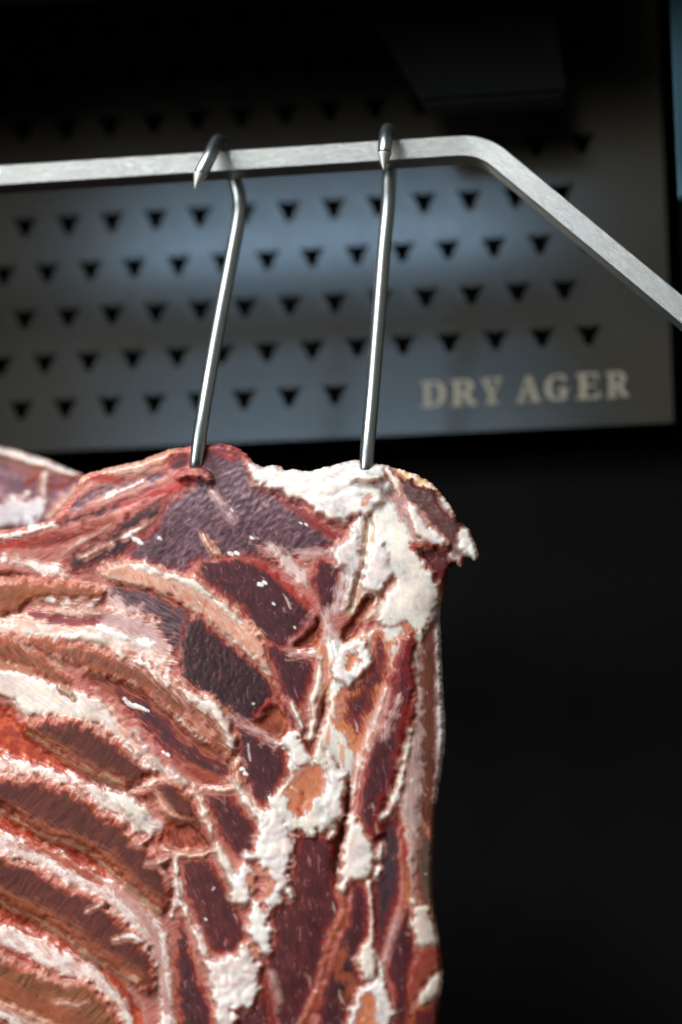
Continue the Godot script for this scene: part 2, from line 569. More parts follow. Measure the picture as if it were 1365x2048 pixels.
# a, b: the two tones of the fibres, c: patches, e: rim; along/across: size of the fibres; rag: torn edge; feather: soft edge
func kind(called: String, a: Array, b: Array, c: Array, e: Array, o: Dictionary):
	var d := {"a": lin(a), "b": lin(b), "c": lin(c), "e": lin(e), "along": 40.0, "across": 5.0, "con": 1.0, "patch": 0.4, "m": Vector3(-1, 0, 0), "rim": 0.0, "rimw": 8.0, "rag": 5.0, "feather": 3.0, "h": 0.0, "bulge": 2.0, "round": 14.0, "rough": 0.3, "lump": 0.0, "crack": 0.0, "soft": 4.0, "op": 1.0, "vein": 0.0, "rel": false, "wob": 4.0, "stain": 0.6}
	d.merge(o, true)
	kinds[called] = d

func begin_relief(x0: float, y0: float, x1: float, y1: float):
	gx0 = x0
	gy0 = y0
	gw = int((x1 - x0) / STEP) + 1
	gh = int((y1 - y0) / STEP) + 1
	var n := gw * gh
	for arr in [0]:
		cr = PackedFloat32Array(); cr.resize(n)
		cg = PackedFloat32Array(); cg.resize(n)
		cb = PackedFloat32Array(); cb.resize(n)
		hh = PackedFloat32Array(); hh.resize(n)
		nfine = PackedFloat32Array(); nfine.resize(n)
		nmid = PackedFloat32Array(); nmid.resize(n)
		nbig = PackedFloat32Array(); nbig.resize(n)
		pid = PackedInt32Array(); pid.resize(n)
	pid.fill(-1)
	part_names = []
	fibre = noise(FastNoiseLite.TYPE_SIMPLEX_SMOOTH, 1.0, 77, 2)
	ripple = noise(FastNoiseLite.TYPE_SIMPLEX_SMOOTH, 1.0, 79, 2)
	lumps = noise(FastNoiseLite.TYPE_SIMPLEX_SMOOTH, 0.021, 78, 2)
	var f := noise(FastNoiseLite.TYPE_SIMPLEX, 0.075, 11, 3)
	var m := noise(FastNoiseLite.TYPE_SIMPLEX, 0.028, 12, 3)
	var b := noise(FastNoiseLite.TYPE_SIMPLEX, 0.008, 13, 2)
	for j in gh:
		for i in gw:
			var x := gx0 + i * STEP
			var y := gy0 + j * STEP
			var k := j * gw + i
			nfine[k] = f.get_noise_2d(x, y)
			nmid[k] = m.get_noise_2d(x, y)
			nbig[k] = b.get_noise_2d(x, y)

func chaikin(p: PackedVector2Array, closed: bool) -> PackedVector2Array:
	var out: PackedVector2Array = []
	var n := p.size()
	if not closed:
		out.append(p[0])
	for i in (n if closed else n - 1):
		var a := p[i]
		var b := p[(i + 1) % n]
		out.append(a.lerp(b, 0.25))
		out.append(a.lerp(b, 0.75))
	if not closed:
		out.append(p[n - 1])
	return out

# signed distance (inside positive) to a closed outline, or radius minus distance for an open stroke; limited to reach
func distances(p: PackedVector2Array, reach: float, closed: bool, radii: PackedFloat32Array) -> Dictionary:
	var lo := p[0]
	var hi := p[0]
	for q in p:
		lo = lo.min(q)
		hi = hi.max(q)
	var most := 0.0
	for r in radii:
		most = maxf(most, r)
	var margin := reach + (0.0 if closed else most)
	var i0 := maxi(0, int(floor((lo.x - margin - gx0) / STEP)))
	var j0 := maxi(0, int(floor((lo.y - margin - gy0) / STEP)))
	var i1 := mini(gw - 1, int(ceil((hi.x + margin - gx0) / STEP)))
	var j1 := mini(gh - 1, int(ceil((hi.y + margin - gy0) / STEP)))
	var w := i1 - i0 + 1
	var h := j1 - j0 + 1
	if w <= 0 or h <= 0:
		return {"w": 0, "h": 0}
	var d := PackedFloat32Array()
	d.resize(w * h)
	d.fill(reach * reach if closed else -reach)
	var n := p.size()
	for s in (n if closed else n - 1):
		var a := p[s]
		var b := p[(s + 1) % n]
		var e := b - a
		var ll := maxf(e.length_squared(), 1e-6)
		var ra := 0.0 if closed else radii[s]
		var rb := 0.0 if closed else radii[s + 1]
		var ax := a.x
		var ay := a.y
		var ex := e.x
		var ey := e.y
		var si0 := maxi(i0, int(floor((minf(a.x, b.x) - margin - gx0) / STEP)))
		var si1 := mini(i1, int(ceil((maxf(a.x, b.x) + margin - gx0) / STEP)))
		var sj0 := maxi(j0, int(floor((minf(a.y, b.y) - margin - gy0) / STEP)))
		var sj1 := mini(j1, int(ceil((maxf(a.y, b.y) + margin - gy0) / STEP)))
		for j in range(sj0, sj1 + 1):
			var y := gy0 + j * STEP - ay
			var row := (j - j0) * w - i0
			for i in range(si0, si1 + 1):
				var x := gx0 + i * STEP - ax
				var t := clampf((x * ex + y * ey) / ll, 0.0, 1.0)
				var dx := x - ex * t
				var dy := y - ey * t
				var q := dx * dx + dy * dy
				var k := row + i
				if closed:
					if q < d[k]:
						d[k] = q
				else:
					var v := ra + (rb - ra) * t - sqrt(q)
					if v > d[k]:
						d[k] = v
	if closed:
		for j in h:
			var y := gy0 + (j + j0) * STEP + 0.0137
			var xs: Array[float] = []
			for s in n:
				var a := p[s]
				var b := p[(s + 1) % n]
				if (a.y > y) != (b.y > y):
					xs.append(a.x + (y - a.y) / (b.y - a.y) * (b.x - a.x))
			xs.sort()
			var at := 0
			for i in w:
				var x := gx0 + (i + i0) * STEP
				while at < xs.size() and xs[at] < x:
					at += 1
				var k := j * w + i
				d[k] = sqrt(d[k]) if at % 2 == 1 else -sqrt(d[k])
	return {"i0": i0, "j0": j0, "w": w, "h": h, "d": d}

func shape(part: String, of: String, angle: float, flat: Array, over := {}):        # a closed outline
	var p: PackedVector2Array = []
	for i in range(0, flat.size(), 2):
		p.append(Vector2(flat[i], flat[i + 1]))
	lay(part, of, angle, chaikin(p, true), true, PackedFloat32Array(), over)

func strand(part: String, of: String, flat: Array, over := {}):                     # an open strand: x, y, half width
	var p: PackedVector2Array = []
	var r: PackedFloat32Array = []
	for i in range(0, flat.size(), 3):
		p.append(Vector2(flat[i], flat[i + 1]))
		r.append(flat[i + 2])
	var q := p
	var rr := r
	if p.size() > 2:
		q = PackedVector2Array([p[0]])
		rr = PackedFloat32Array([r[0]])
		for i in p.size() - 1:
			for t in [0.25, 0.75]:
				q.append(p[i].lerp(p[i + 1], t))
				rr.append(lerpf(r[i], r[i + 1], t))
		q.append(p[p.size() - 1])
		rr.append(r[r.size() - 1])
	var along := p[p.size() - 1] - p[0]
	lay(part, of, rad_to_deg(along.angle()), q, false, rr, over)

func lay(part: String, of: String, angle: float, p: PackedVector2Array, closed: bool, radii: PackedFloat32Array, over: Dictionary):
	var k: Dictionary = kinds[of]
	if not over.is_empty():
		k = k.duplicate()
		k.merge(over, true)
	var id := -1
	if part:
		id = part_names.size()
		part_names.append(part)
	seed_at += 1
	var ca: Vector3 = k.a
	var cbb: Vector3 = k.b
	var cc: Vector3 = k.c
	var ce: Vector3 = k.e
	var cm: Vector3 = k.m
	var vein: float = k.vein
	var rel: bool = k.rel
	var stain: float = k.stain
	var wob: float = float(k.wob) * (1.0 if closed else 0.45)
	var pale: Vector3 = k.get("pale", lin([206, 150, 142]))
	var ia: float = 1.0 / float(k.along)
	var ic: float = 1.0 / float(k.across)
	var con: float = k.con
	var patch: float = k.patch
	var rim: float = k.rim
	var rimw: float = k.rimw
	var rag: float = k.rag
	var fe: float = k.feather
	var ht: float = k.h
	var bulge: float = k.bulge
	var rnd: float = k.round
	var rough: float = float(k.rough) * 0.35
	var lump: float = float(k.lump) * 0.8
	var crack: float = k.crack
	var soft: float = float(k.soft) * 2.2
	var op: float = k.op
	var reach := maxf(maxf(rnd, rimw * (3.0 if cm.x >= 0.0 else 1.6)), maxf(fe, soft)) + rag * 1.2 + wob + 3.0
	var g := distances(p, reach, closed, radii)
	if g.w == 0:
		return
	var d: PackedFloat32Array = g.d
	var w: int = g.w
	var i0: int = g.i0
	var j0: int = g.j0
	var cs := cos(deg_to_rad(angle))
	var sn := sin(deg_to_rad(angle))
	var off := seed_at * 17.31
	var grow := 2.5 if closed else 0.6
	for j in int(g.h):
		var y := gy0 + (j + j0) * STEP
		for i in w:
			var dd := d[j * w + i]
			if dd <= -reach + 0.5:
				continue
			var x := gx0 + (i + i0) * STEP
			var q := (j + j0) * gw + i + i0
			var nf := nfine[q]
			var u := x * cs + y * sn + nmid[q] * 4.0
			var v := -x * sn + y * cs + nbig[q] * 8.0
			var s := fibre.get_noise_2d(u * ia, v * ic + off) * 1.7
			dd += grow + wob * (nmid[q] * 1.4 + nf * 0.38)
			var e := dd + rag * (s * 0.5 + nmid[q] * 0.6)
			var al := smoothstep(-fe, fe, e) * op
			var eh := dd + minf(rag, 8.0) * nmid[q] * 0.5
			var ha := smoothstep(-soft, soft, eh)
			if al > 0.002:
				var t := clampf(0.5 + 0.34 * s * con, 0.0, 1.0)
				var c := ca.lerp(cbb, t)
				if patch > 0.0:
					c = c.lerp(cc, patch * smoothstep(-0.1, 0.45, nmid[q] + 0.35 * s + 0.3 * nf))
				if rim > 0.0:
					var de := dd + rimw * (0.6 * s + 0.6 * nmid[q] + 0.9 * nbig[q])
					if cm.x >= 0.0:
						c = c.lerp(cm, 0.9 * (1.0 - smoothstep(rimw * 0.9, rimw * 2.3, de)))
					c = c.lerp(ce, rim * (1.0 - smoothstep(0.0, rimw, de)))
				if vein > 0.0:
					var vn := absf(ripple.get_noise_2d(u * ia * 0.35 + 50.0, v * ic * 0.22 + off))
					c = c.lerp(pale, vein * (1.0 - smoothstep(0.0, 0.05, vn)) * smoothstep(-0.2, 0.4, nmid[q]))
				var tone := 1.0 + 0.10 * nf + 0.22 * nmid[q] + 0.22 * nbig[q]
				var differ := absf(c.y * tone - cg[q])
				cr[q] += (c.x * tone - cr[q]) * al
				cg[q] += (c.y * tone - cg[q]) * al
				cb[q] += (c.z * tone - cb[q]) * al
				# where fat thins out over red flesh it is stained orange
				var ar := al / op
				var thin := stain * 4.0 * ar * (1.0 - ar) * smoothstep(0.05, 0.4, differ)
				if thin > 0.01:
					cr[q] += (0.47 - cr[q]) * thin
					cg[q] += (0.085 - cg[q]) * thin
					cb[q] += (0.026 - cb[q]) * thin
			if ha > 0.002:
				var tt := clampf(eh / rnd, 0.0, 1.0)
				var s2 := ripple.get_noise_2d(u * ia * 0.8, v * ic * 0.6 + off) * 1.5
				var z := ht + bulge * sqrt(1.0 - (1.0 - tt) * (1.0 - tt)) + rough * s2
				if lump > 0.0:
					var cell := absf(lumps.get_noise_2d(x + off * 31.0, y)) * 2.2
					z += lump * (sqrt(cell + 0.25) - 0.75)
				if crack > 0.0:
					z -= crack * (1.0 - smoothstep(0.0, 0.16, absf(s2 + 0.3 * nf)))
				if rel:
					hh[q] += bulge * sqrt(1.0 - (1.0 - tt) * (1.0 - tt)) * ha * op
				else:
					hh[q] += (z - hh[q]) * ha * op
				if id >= 0 and (al > 0.5 or ha > 0.5 and al > 0.3):
					pid[q] = id

func set_outline(flat: Array, rag: float):
	var p: PackedVector2Array = []
	for i in range(0, flat.size(), 2):
		p.append(Vector2(flat[i], flat[i + 1]))
	p = chaikin(p, true)
	var g := distances(p, 60.0, true, PackedFloat32Array())
	od = PackedFloat32Array()
	od.resize(gw * gh)
	od.fill(-60.0)
	for j in int(g.h):
		for i in int(g.w):
			var q: int = (j + int(g.j0)) * gw + i + int(g.i0)
			od[q] = g.d[j * int(g.w) + i] + rag * (nfine[q] + 0.6 * nmid[q])

# turns the finished relief into meshes. base: depth (metres) of the plane, fall: extra depth at each grid point (millimetres)
func finish_relief(parent: Node3D, base: float, back: float, fall: Callable, mats: Dictionary, default_part: String, edge_round: float, edge_drop: float):
	var n := gw * gh
	for pass_ in 4:
		var src := hh.duplicate()
		for j in range(1, gh - 1):
			for i in range(1, gw - 1):
				var q := j * gw + i
				hh[q] = src[q] * 0.36 + (src[q - 1] + src[q + 1] + src[q - gw] + src[q + gw]) * 0.12 + (src[q - gw - 1] + src[q - gw + 1] + src[q + gw - 1] + src[q + gw + 1]) * 0.04
	var pos := PackedVector3Array()
	pos.resize(n)
	for j in gh:
		for i in gw:
			var q := j * gw + i
			var x := gx0 + i * STEP
			var y := gy0 + j * STEP
			var d := od[q]
			if d < -6.0:
				continue
			if d < 0.0 or (d < STEP and false):
				var gxd := (od[mini(q + 1, n - 1)] - od[maxi(q - 1, 0)]) / (2.0 * STEP)
				var gyd := (od[mini(q + gw, n - 1)] - od[maxi(q - gw, 0)]) / (2.0 * STEP)
				var gl := maxf(sqrt(gxd * gxd + gyd * gyd), 0.3)
				x -= gxd / gl * d
				y -= gyd / gl * d
			var t := clampf(d / edge_round, 0.0, 1.0)
			var z: float = hh[q] * 0.42 + float(fall.call(x, y)) - edge_drop * (1.0 - sqrt(1.0 - (1.0 - t) * (1.0 - t)))
			pos[q] = hit(x, y, base + z * 0.001)
	var nor := PackedVector3Array()
	nor.resize(n)
	for j in gh:
		for i in gw:
			var q := j * gw + i
			if od[q] < -5.0:
				continue
			var l := q - 1 if i > 0 and od[q - 1] > -STEP else q
			var r := q + 1 if i < gw - 1 and od[q + 1] > -STEP else q
			var a := q - gw if j > 0 and od[q - gw] > -STEP else q
			var b := q + gw if j < gh - 1 and od[q + gw] > -STEP else q
			var c := (pos[b] - pos[a]).cross(pos[r] - pos[l])
			nor[q] = c.normalized() if c.length_squared() > 1e-20 else Vector3(0, 0, 1)
	var quads := {}
	var edges := PackedInt32Array()
	var used := PackedByteArray()
	used.resize(n)
	for j in gh - 1:
		for i in gw - 1:
			var q := j * gw + i
			if od[q] > -STEP and od[q + 1] > -STEP and od[q + gw] > -STEP and od[q + gw + 1] > -STEP:
				used[q] = 1
				var id := pid[q]
				if not quads.has(id):
					quads[id] = PackedInt32Array()
				quads[id].append(q)
	# flesh that belongs to no named piece: each patch of it becomes a part, crumbs go to the piece beside them
	if quads.has(-1):
		var loose: PackedInt32Array = quads[-1]
		quads.erase(-1)
		var waiting := {}
		for q in loose:
			waiting[q] = true
		for start in loose:
			if not waiting.has(start):
				continue
			waiting.erase(start)
			var patch := PackedInt32Array([start])
			var beside := -1
			var at := 0
			while at < patch.size():
				var q := patch[at]
				at += 1
				for d in [1, -1, gw, -gw]:
					var o: int = q + d
					if waiting.has(o):
						waiting.erase(o)
						patch.append(o)
					elif o >= 0 and o < n and used[o] and pid[o] >= 0:
						beside = pid[o]
			if patch.size() < 150 and beside >= 0:
				quads[beside].append_array(patch)
			else:
				quads[part_names.size()] = patch
				part_names.append(default_part)
	var order := quads.keys()
	order.sort()
	for id in order:
		var called: String = default_part if id < 0 else part_names[id]
		var list: PackedInt32Array = quads[id]
		if list.size() < 4:
			continue
		var map := {}
		var v := PackedVector3Array()
		var nn := PackedVector3Array()
		var cc := PackedColorArray()
		var ix := PackedInt32Array()
		for q in list:
			var corner := [q, q + 1, q + gw + 1, q + gw]
			var k := [0, 0, 0, 0]
			for c in 4:
				var at: int = corner[c]
				if not map.has(at):
					map[at] = v.size()
					v.append(pos[at] - parent.position)
					nn.append(nor[at])
					cc.append(Color(cr[at], cg[at], cb[at]))
				k[c] = map[at]
			ix.append_array(PackedInt32Array([k[0], k[1], k[2], k[0], k[2], k[3]]))
		var arr := []
		arr.resize(Mesh.ARRAY_MAX)
		arr[Mesh.ARRAY_VERTEX] = v
		arr[Mesh.ARRAY_NORMAL] = nn
		arr[Mesh.ARRAY_COLOR] = cc
		arr[Mesh.ARRAY_INDEX] = ix
		var am := ArrayMesh.new()
		am.add_surface_from_arrays(Mesh.PRIMITIVE_TRIANGLES, arr)
		var mat: Material = mats["lean"]
		for key in mats:
			if called.begins_with(key):
				mat = mats[key]
		put(am, mat, called, parent)
	# the cut edge, back to the rear face
	var st := SurfaceTool.new()
	st.begin(Mesh.PRIMITIVE_TRIANGLES)
	for j in gh - 1:
		for i in gw - 1:
			var q := j * gw + i
			if not used[q]:
				continue
			var sides := [[q, q + 1, q - gw, j > 0], [q + 1, q + gw + 1, q + 1, i < gw - 2], [q + gw + 1, q + gw, q + gw, j < gh - 2], [q + gw, q, q - 1, i > 0]]
			for s in sides:
				if s[3] and used[s[2]]:
					continue
				var ring := [[pos[s[0]], pos[s[1]]]]
				for step in [[7.0, -0.012], [18.0, back]]:
					var pair := []
					for e in 2:
						var at: int = s[e]
						var away := Vector2(od[mini(at + 3, n - 1)] - od[maxi(at - 3, 0)], od[mini(at + 3 * gw, n - 1)] - od[maxi(at - 3 * gw, 0)]).normalized() * float(step[0])
						var z: float = pos[at].z + step[1] if step[0] < 10.0 else minf(back, pos[at].z - 0.02)
						pair.append(hit(gx0 + (at % gw) * STEP + away.x, gy0 + (at / gw) * STEP + away.y, z))
					ring.append(pair)
				var ca := Color(cr[s[0]], cg[s[0]], cb[s[0]])
				for e in 2:
					for p in [ring[e][1], ring[e][0], ring[e + 1][0], ring[e][1], ring[e + 1][0], ring[e + 1][1]]:
						st.set_color(ca)
						st.add_vertex(p - parent.position)
	st.generate_normals()
	put(st.commit(), mats["lean"], "cut_edge", parent)

func define_kinds():
	kind("muscle_grey", [78, 47, 56], [106, 76, 86], [116, 88, 100], [176, 84, 70], {"along": 18.0, "across": 6.0, "patch": 0.28, "rim": 0.6, "rimw": 8.0, "rough": 2.2, "bulge": 1.2, "round": 40.0, "rag": 6.0, "feather": 8.0, "m": lin([128, 42, 46]), "vein": 0.35})
	kind("muscle", [56, 24, 29], [82, 42, 47], [78, 32, 36], [186, 98, 72], {"along": 34.0, "across": 5.0, "patch": 0.55, "rim": 0.6, "rimw": 7.0, "rough": 0.5, "bulge": 1.2, "round": 26.0, "rag": 5.0, "feather": 8.0, "m": lin([132, 42, 40]), "vein": 0.35})
	kind("muscle_dark", [42, 21, 25], [66, 38, 43], [70, 32, 37], [170, 88, 66], {"along": 44.0, "across": 6.0, "patch": 0.3, "rim": 0.5, "rimw": 6.0, "rough": 0.25, "bulge": 1.2, "round": 24.0, "crack": 0.7, "rag": 5.0, "feather": 8.0, "m": lin([110, 38, 38]), "vein": 0.2})
	kind("muscle_red", [66, 24, 28], [94, 42, 44], [92, 36, 35], [190, 104, 70], {"along": 60.0, "across": 3.2, "patch": 0.5, "rim": 0.6, "rimw": 7.0, "rough": 0.5, "bulge": 1.2, "round": 26.0, "rag": 4.0, "feather": 8.0, "m": lin([140, 48, 38]), "vein": 0.4})
	kind("fat", [240, 230, 227], [232, 216, 211], [236, 202, 188], [236, 206, 196], {"along": 22.0, "across": 9.0, "patch": 0.5, "rim": 0.3, "rimw": 6.0, "h": 2.5, "bulge": 3.5, "round": 12.0, "lump": 3.0, "rough": 0.25, "rag": 2.0, "feather": 7.0, "soft": 4.5, "wob": 5.5, "stain": 0.5})
	kind("fat_smooth", [240, 230, 224], [234, 218, 207], [230, 190, 166], [224, 166, 140], {"along": 90.0, "across": 9.0, "patch": 0.4, "rim": 0.4, "rimw": 9.0, "h": 1.5, "bulge": 3.0, "round": 18.0, "lump": 0.5, "rough": 0.2, "rag": 2.8, "feather": 9.0, "soft": 5.0, "wob": 5.0, "stain": 0.4})
	kind("cream", [246, 232, 226], [216, 152, 134], [246, 236, 231], [200, 108, 82], {"along": 60.0, "across": 6.5, "patch": 0.6, "rim": 0.55, "rimw": 9.0, "h": 1.0, "bulge": 2.5, "round": 14.0, "lump": 0.3, "rough": 0.2, "rag": 14.0, "feather": 10.0, "soft": 5.0, "stain": 0.4})
	kind("membrane", [196, 116, 86], [238, 204, 184], [170, 86, 64], [236, 208, 188], {"along": 44.0, "across": 5.0, "patch": 0.5, "rim": 0.7, "rimw": 9.0, "h": 3.0, "bulge": 4.0, "round": 16.0, "lump": 0.3, "rough": 0.25, "rag": 9.0, "feather": 8.0, "con": 1.0, "stain": 0.4})
	kind("rib", [54, 25, 25], [122, 58, 44], [50, 27, 28], [238, 208, 190], {"along": 70.0, "across": 7.0, "patch": 0.35, "rim": 0.7, "m": lin([172, 84, 58]), "rimw": 8.0, "h": 4.0, "bulge": 4.5, "round": 30.0, "lump": 0.0, "rough": 0.3, "rag": 13.0, "feather": 13.0, "soft": 4.0, "vein": 0.0, "pale": lin([226, 186, 154]), "con": 0.9})
	kind("rib_tan", [120, 50, 32], [186, 106, 70], [96, 40, 30], [232, 198, 168], {"along": 60.0, "across": 7.0, "con": 0.7, "patch": 0.4, "bulge": 0.6, "round": 10.0, "rel": true, "rag": 14.0, "feather": 13.0, "op": 0.8})
	kind("groove", [180, 66, 38], [150, 48, 32], [206, 104, 66], [128, 46, 34], {"along": 46.0, "across": 9.0, "patch": 0.4, "rim": 0.4, "rimw": 10.0, "h": -5.0, "bulge": -2.0, "round": 16.0, "rough": 0.3, "rag": 6.0, "feather": 6.0, "soft": 7.0})
	kind("stringy", [166, 74, 72], [206, 140, 124], [116, 52, 62], [150, 50, 48], {"along": 70.0, "across": 5.0, "con": 1.3, "patch": 0.45, "h": 0.5, "bulge": 2.0, "round": 14.0, "rough": 0.55, "rag": 8.0, "feather": 4.0})
	kind("red", [150, 36, 36], [176, 66, 58], [122, 30, 34], [168, 60, 50], {"along": 50.0, "across": 3.5, "patch": 0.4, "h": 0.5, "bulge": 1.5, "round": 10.0, "rough": 0.4, "rag": 6.0, "feather": 4.0})
	kind("pit", [140, 66, 42], [118, 50, 36], [160, 86, 54], [120, 40, 34], {"along": 40.0, "across": 5.0, "patch": 0.4, "h": -5.0, "bulge": -4.0, "round": 12.0, "rag": 3.0, "feather": 3.0, "soft": 4.0})
	kind("gap", [112, 50, 40], [128, 64, 50], [104, 46, 38], [120, 54, 44], {"along": 40.0, "across": 5.0, "patch": 0.3, "h": -10.0, "bulge": -6.0, "round": 8.0, "rag": 3.0, "feather": 2.5, "soft": 4.0})
	kind("crust", [70, 36, 34], [112, 74, 70], [54, 28, 28], [150, 76, 54], {"along": 20.0, "across": 4.0, "patch": 0.5, "h": 4.0, "bulge": 4.0, "round": 12.0, "crack": 1.2, "rough": 0.6, "lump": 1.0, "rag": 4.0, "feather": 2.5})
	kind("side", [104, 58, 46], [138, 88, 72], [84, 44, 38], [150, 96, 76], {"along": 90.0, "across": 5.0, "patch": 0.5, "h": 0.0, "bulge": 1.5, "round": 14.0, "rough": 0.4, "rag": 4.0, "feather": 4.0})
	kind("film", [150, 116, 120], [206, 178, 172], [180, 140, 136], [190, 150, 144], {"along": 26.0, "across": 6.0, "patch": 0.5, "h": 0.5, "bulge": 1.5, "round": 16.0, "rough": 0.35, "rag": 12.0, "feather": 11.0, "soft": 6.0, "stain": 0.2})
	kind("orange", [188, 104, 70], [212, 146, 108], [168, 74, 44], [214, 150, 110], {"along": 40.0, "across": 6.0, "patch": 0.4, "h": 1.0, "bulge": 1.0, "round": 10.0, "rough": 0.3, "rag": 7.0, "feather": 8.0, "soft": 6.0})
	kind("fleck", [246, 240, 236], [230, 220, 216], [240, 232, 226], [236, 226, 220], {"along": 8.0, "across": 3.0, "patch": 0.2, "h": 1.4, "bulge": 1.6, "round": 5.0, "rough": 0.3, "rag": 1.6, "feather": 1.6, "soft": 2.0, "lump": 0.6, "rel": true, "wob": 1.0, "stain": 0.0})

func meat_materials() -> Dictionary:
	var fine := noise_tex(0.05, 41, Color(0, 0, 0), Color(1, 1, 1), 512, 512, 4)
	var made := {}
	for row in [["lean", 0.38, 0.34, 0.06, 0.005], ["fat", 0.30, 0.5, 0.45, 0.003], ["rib", 0.40, 0.32, 0.08, 0.004]]:
		var m := StandardMaterial3D.new()
		m.resource_name = row[0]
		m.vertex_color_use_as_albedo = true
		m.roughness = row[1]
		m.metallic_specular = row[2]
		m.subsurf_scatter_enabled = true
		m.subsurf_scatter_strength = row[3]
		m.heightmap_enabled = true
		m.heightmap_texture = fine
		m.heightmap_scale = row[4]
		m.uv1_triplanar = true
		m.uv1_scale = Vector3(28, 28, 28)
		made[row[0]] = m
	return made

func meat_fall(x: float, y: float) -> float:
	var z := 10.0
	# the right flank turns away, the left half lies a little deeper (the hollow between the ribs)
	var edge := 800.0
	if x > edge:
		var t := (x - edge) / 90.0
		z -= 9.0 * t * t * smoothstep(1120.0, 1260.0, y)
	z += 8.0 * smoothstep(0.0, 700.0, x)
	# the top leans back towards the hooks
	z -= 7.0 * smoothstep(1060.0, 900.0, y)
	return z

func build_meat():
	define_kinds()
	var mats := meat_materials()
	build_far_flap(mats)
	var cut := thing("meat_cut", hit(450, 1450, 0.0), "dry-aged cut of dark red meat with white fat seams hanging from the hooks", "meat")
	begin_relief(-60, 876, 972, 2100)
	set_outline([-60, 1066, 0, 1060, 48, 1054, 103, 1040, 121, 1021, 154, 981, 161, 952, 183, 945, 205, 939, 256, 926, 271, 925, 311, 909, 341, 898, 381, 893, 410, 888, 455, 887, 490, 903, 505, 924, 525, 935, 545, 930, 562, 931, 571, 943, 590, 937, 612, 944, 650, 935, 690, 923, 718, 919, 750, 928, 772, 928, 783, 934, 825, 945, 862, 963, 880, 982, 895, 1003, 911, 1025, 925, 1048, 942, 1058, 947, 1078, 960, 1106, 952, 1125, 938, 1114, 929, 1118, 925, 1139, 908, 1124, 899, 1135, 891, 1172, 881, 1220, 881, 1245, 884, 1300, 889, 1400, 893, 1478, 886, 1530, 876, 1592, 872, 1640, 868, 1700, 868, 1780, 871, 1825, 876, 1862, 882, 1898, 888, 1955, 881, 1995, 877, 2048, 868, 2300, -300, 2300, -300, 1080], 1.4)
	paint_upper()
	paint_middle()
	paint_lower()
	paint_right()
	paint_flecks()
	finish_relief(cut, 0.0, -0.055, meat_fall, mats, "lean_core", 11.0, 6.0)
	rear_face(cut, mats["lean"])

func rear_face(cut: Node3D, m: Material):
	var st := SurfaceTool.new()
	st.begin(Mesh.PRIMITIVE_TRIANGLES)
	var p: PackedVector2Array = []
	for q in [[-44, 1066], [48, 1054], [121, 1021], [161, 954], [271, 927], [381, 896], [455, 890], [505, 926], [612, 946], [718, 921], [783, 936], [880, 984], [942, 1060], [955, 1110], [908, 1124], [883, 1220], [886, 1400], [890, 1478], [872, 1600], [868, 1780], [880, 1920], [874, 2090], [-44, 2090]]:
		var v := hit(lerpf(q[0], 430.0, 0.05), lerpf(q[1], 1600.0, 0.04), -0.055)
		p.append(Vector2(v.x, v.y))
	var tri := Geometry2D.triangulate_polygon(p)
	for i in tri:
		st.set_normal(Vector3(0, 0, -1))
		st.set_color(Color(0.5, 0.36, 0.3))
		st.add_vertex(Vector3(p[i].x, p[i].y, -0.055) - cut.position)
	put(st.commit(), m, "rear_face", cut)

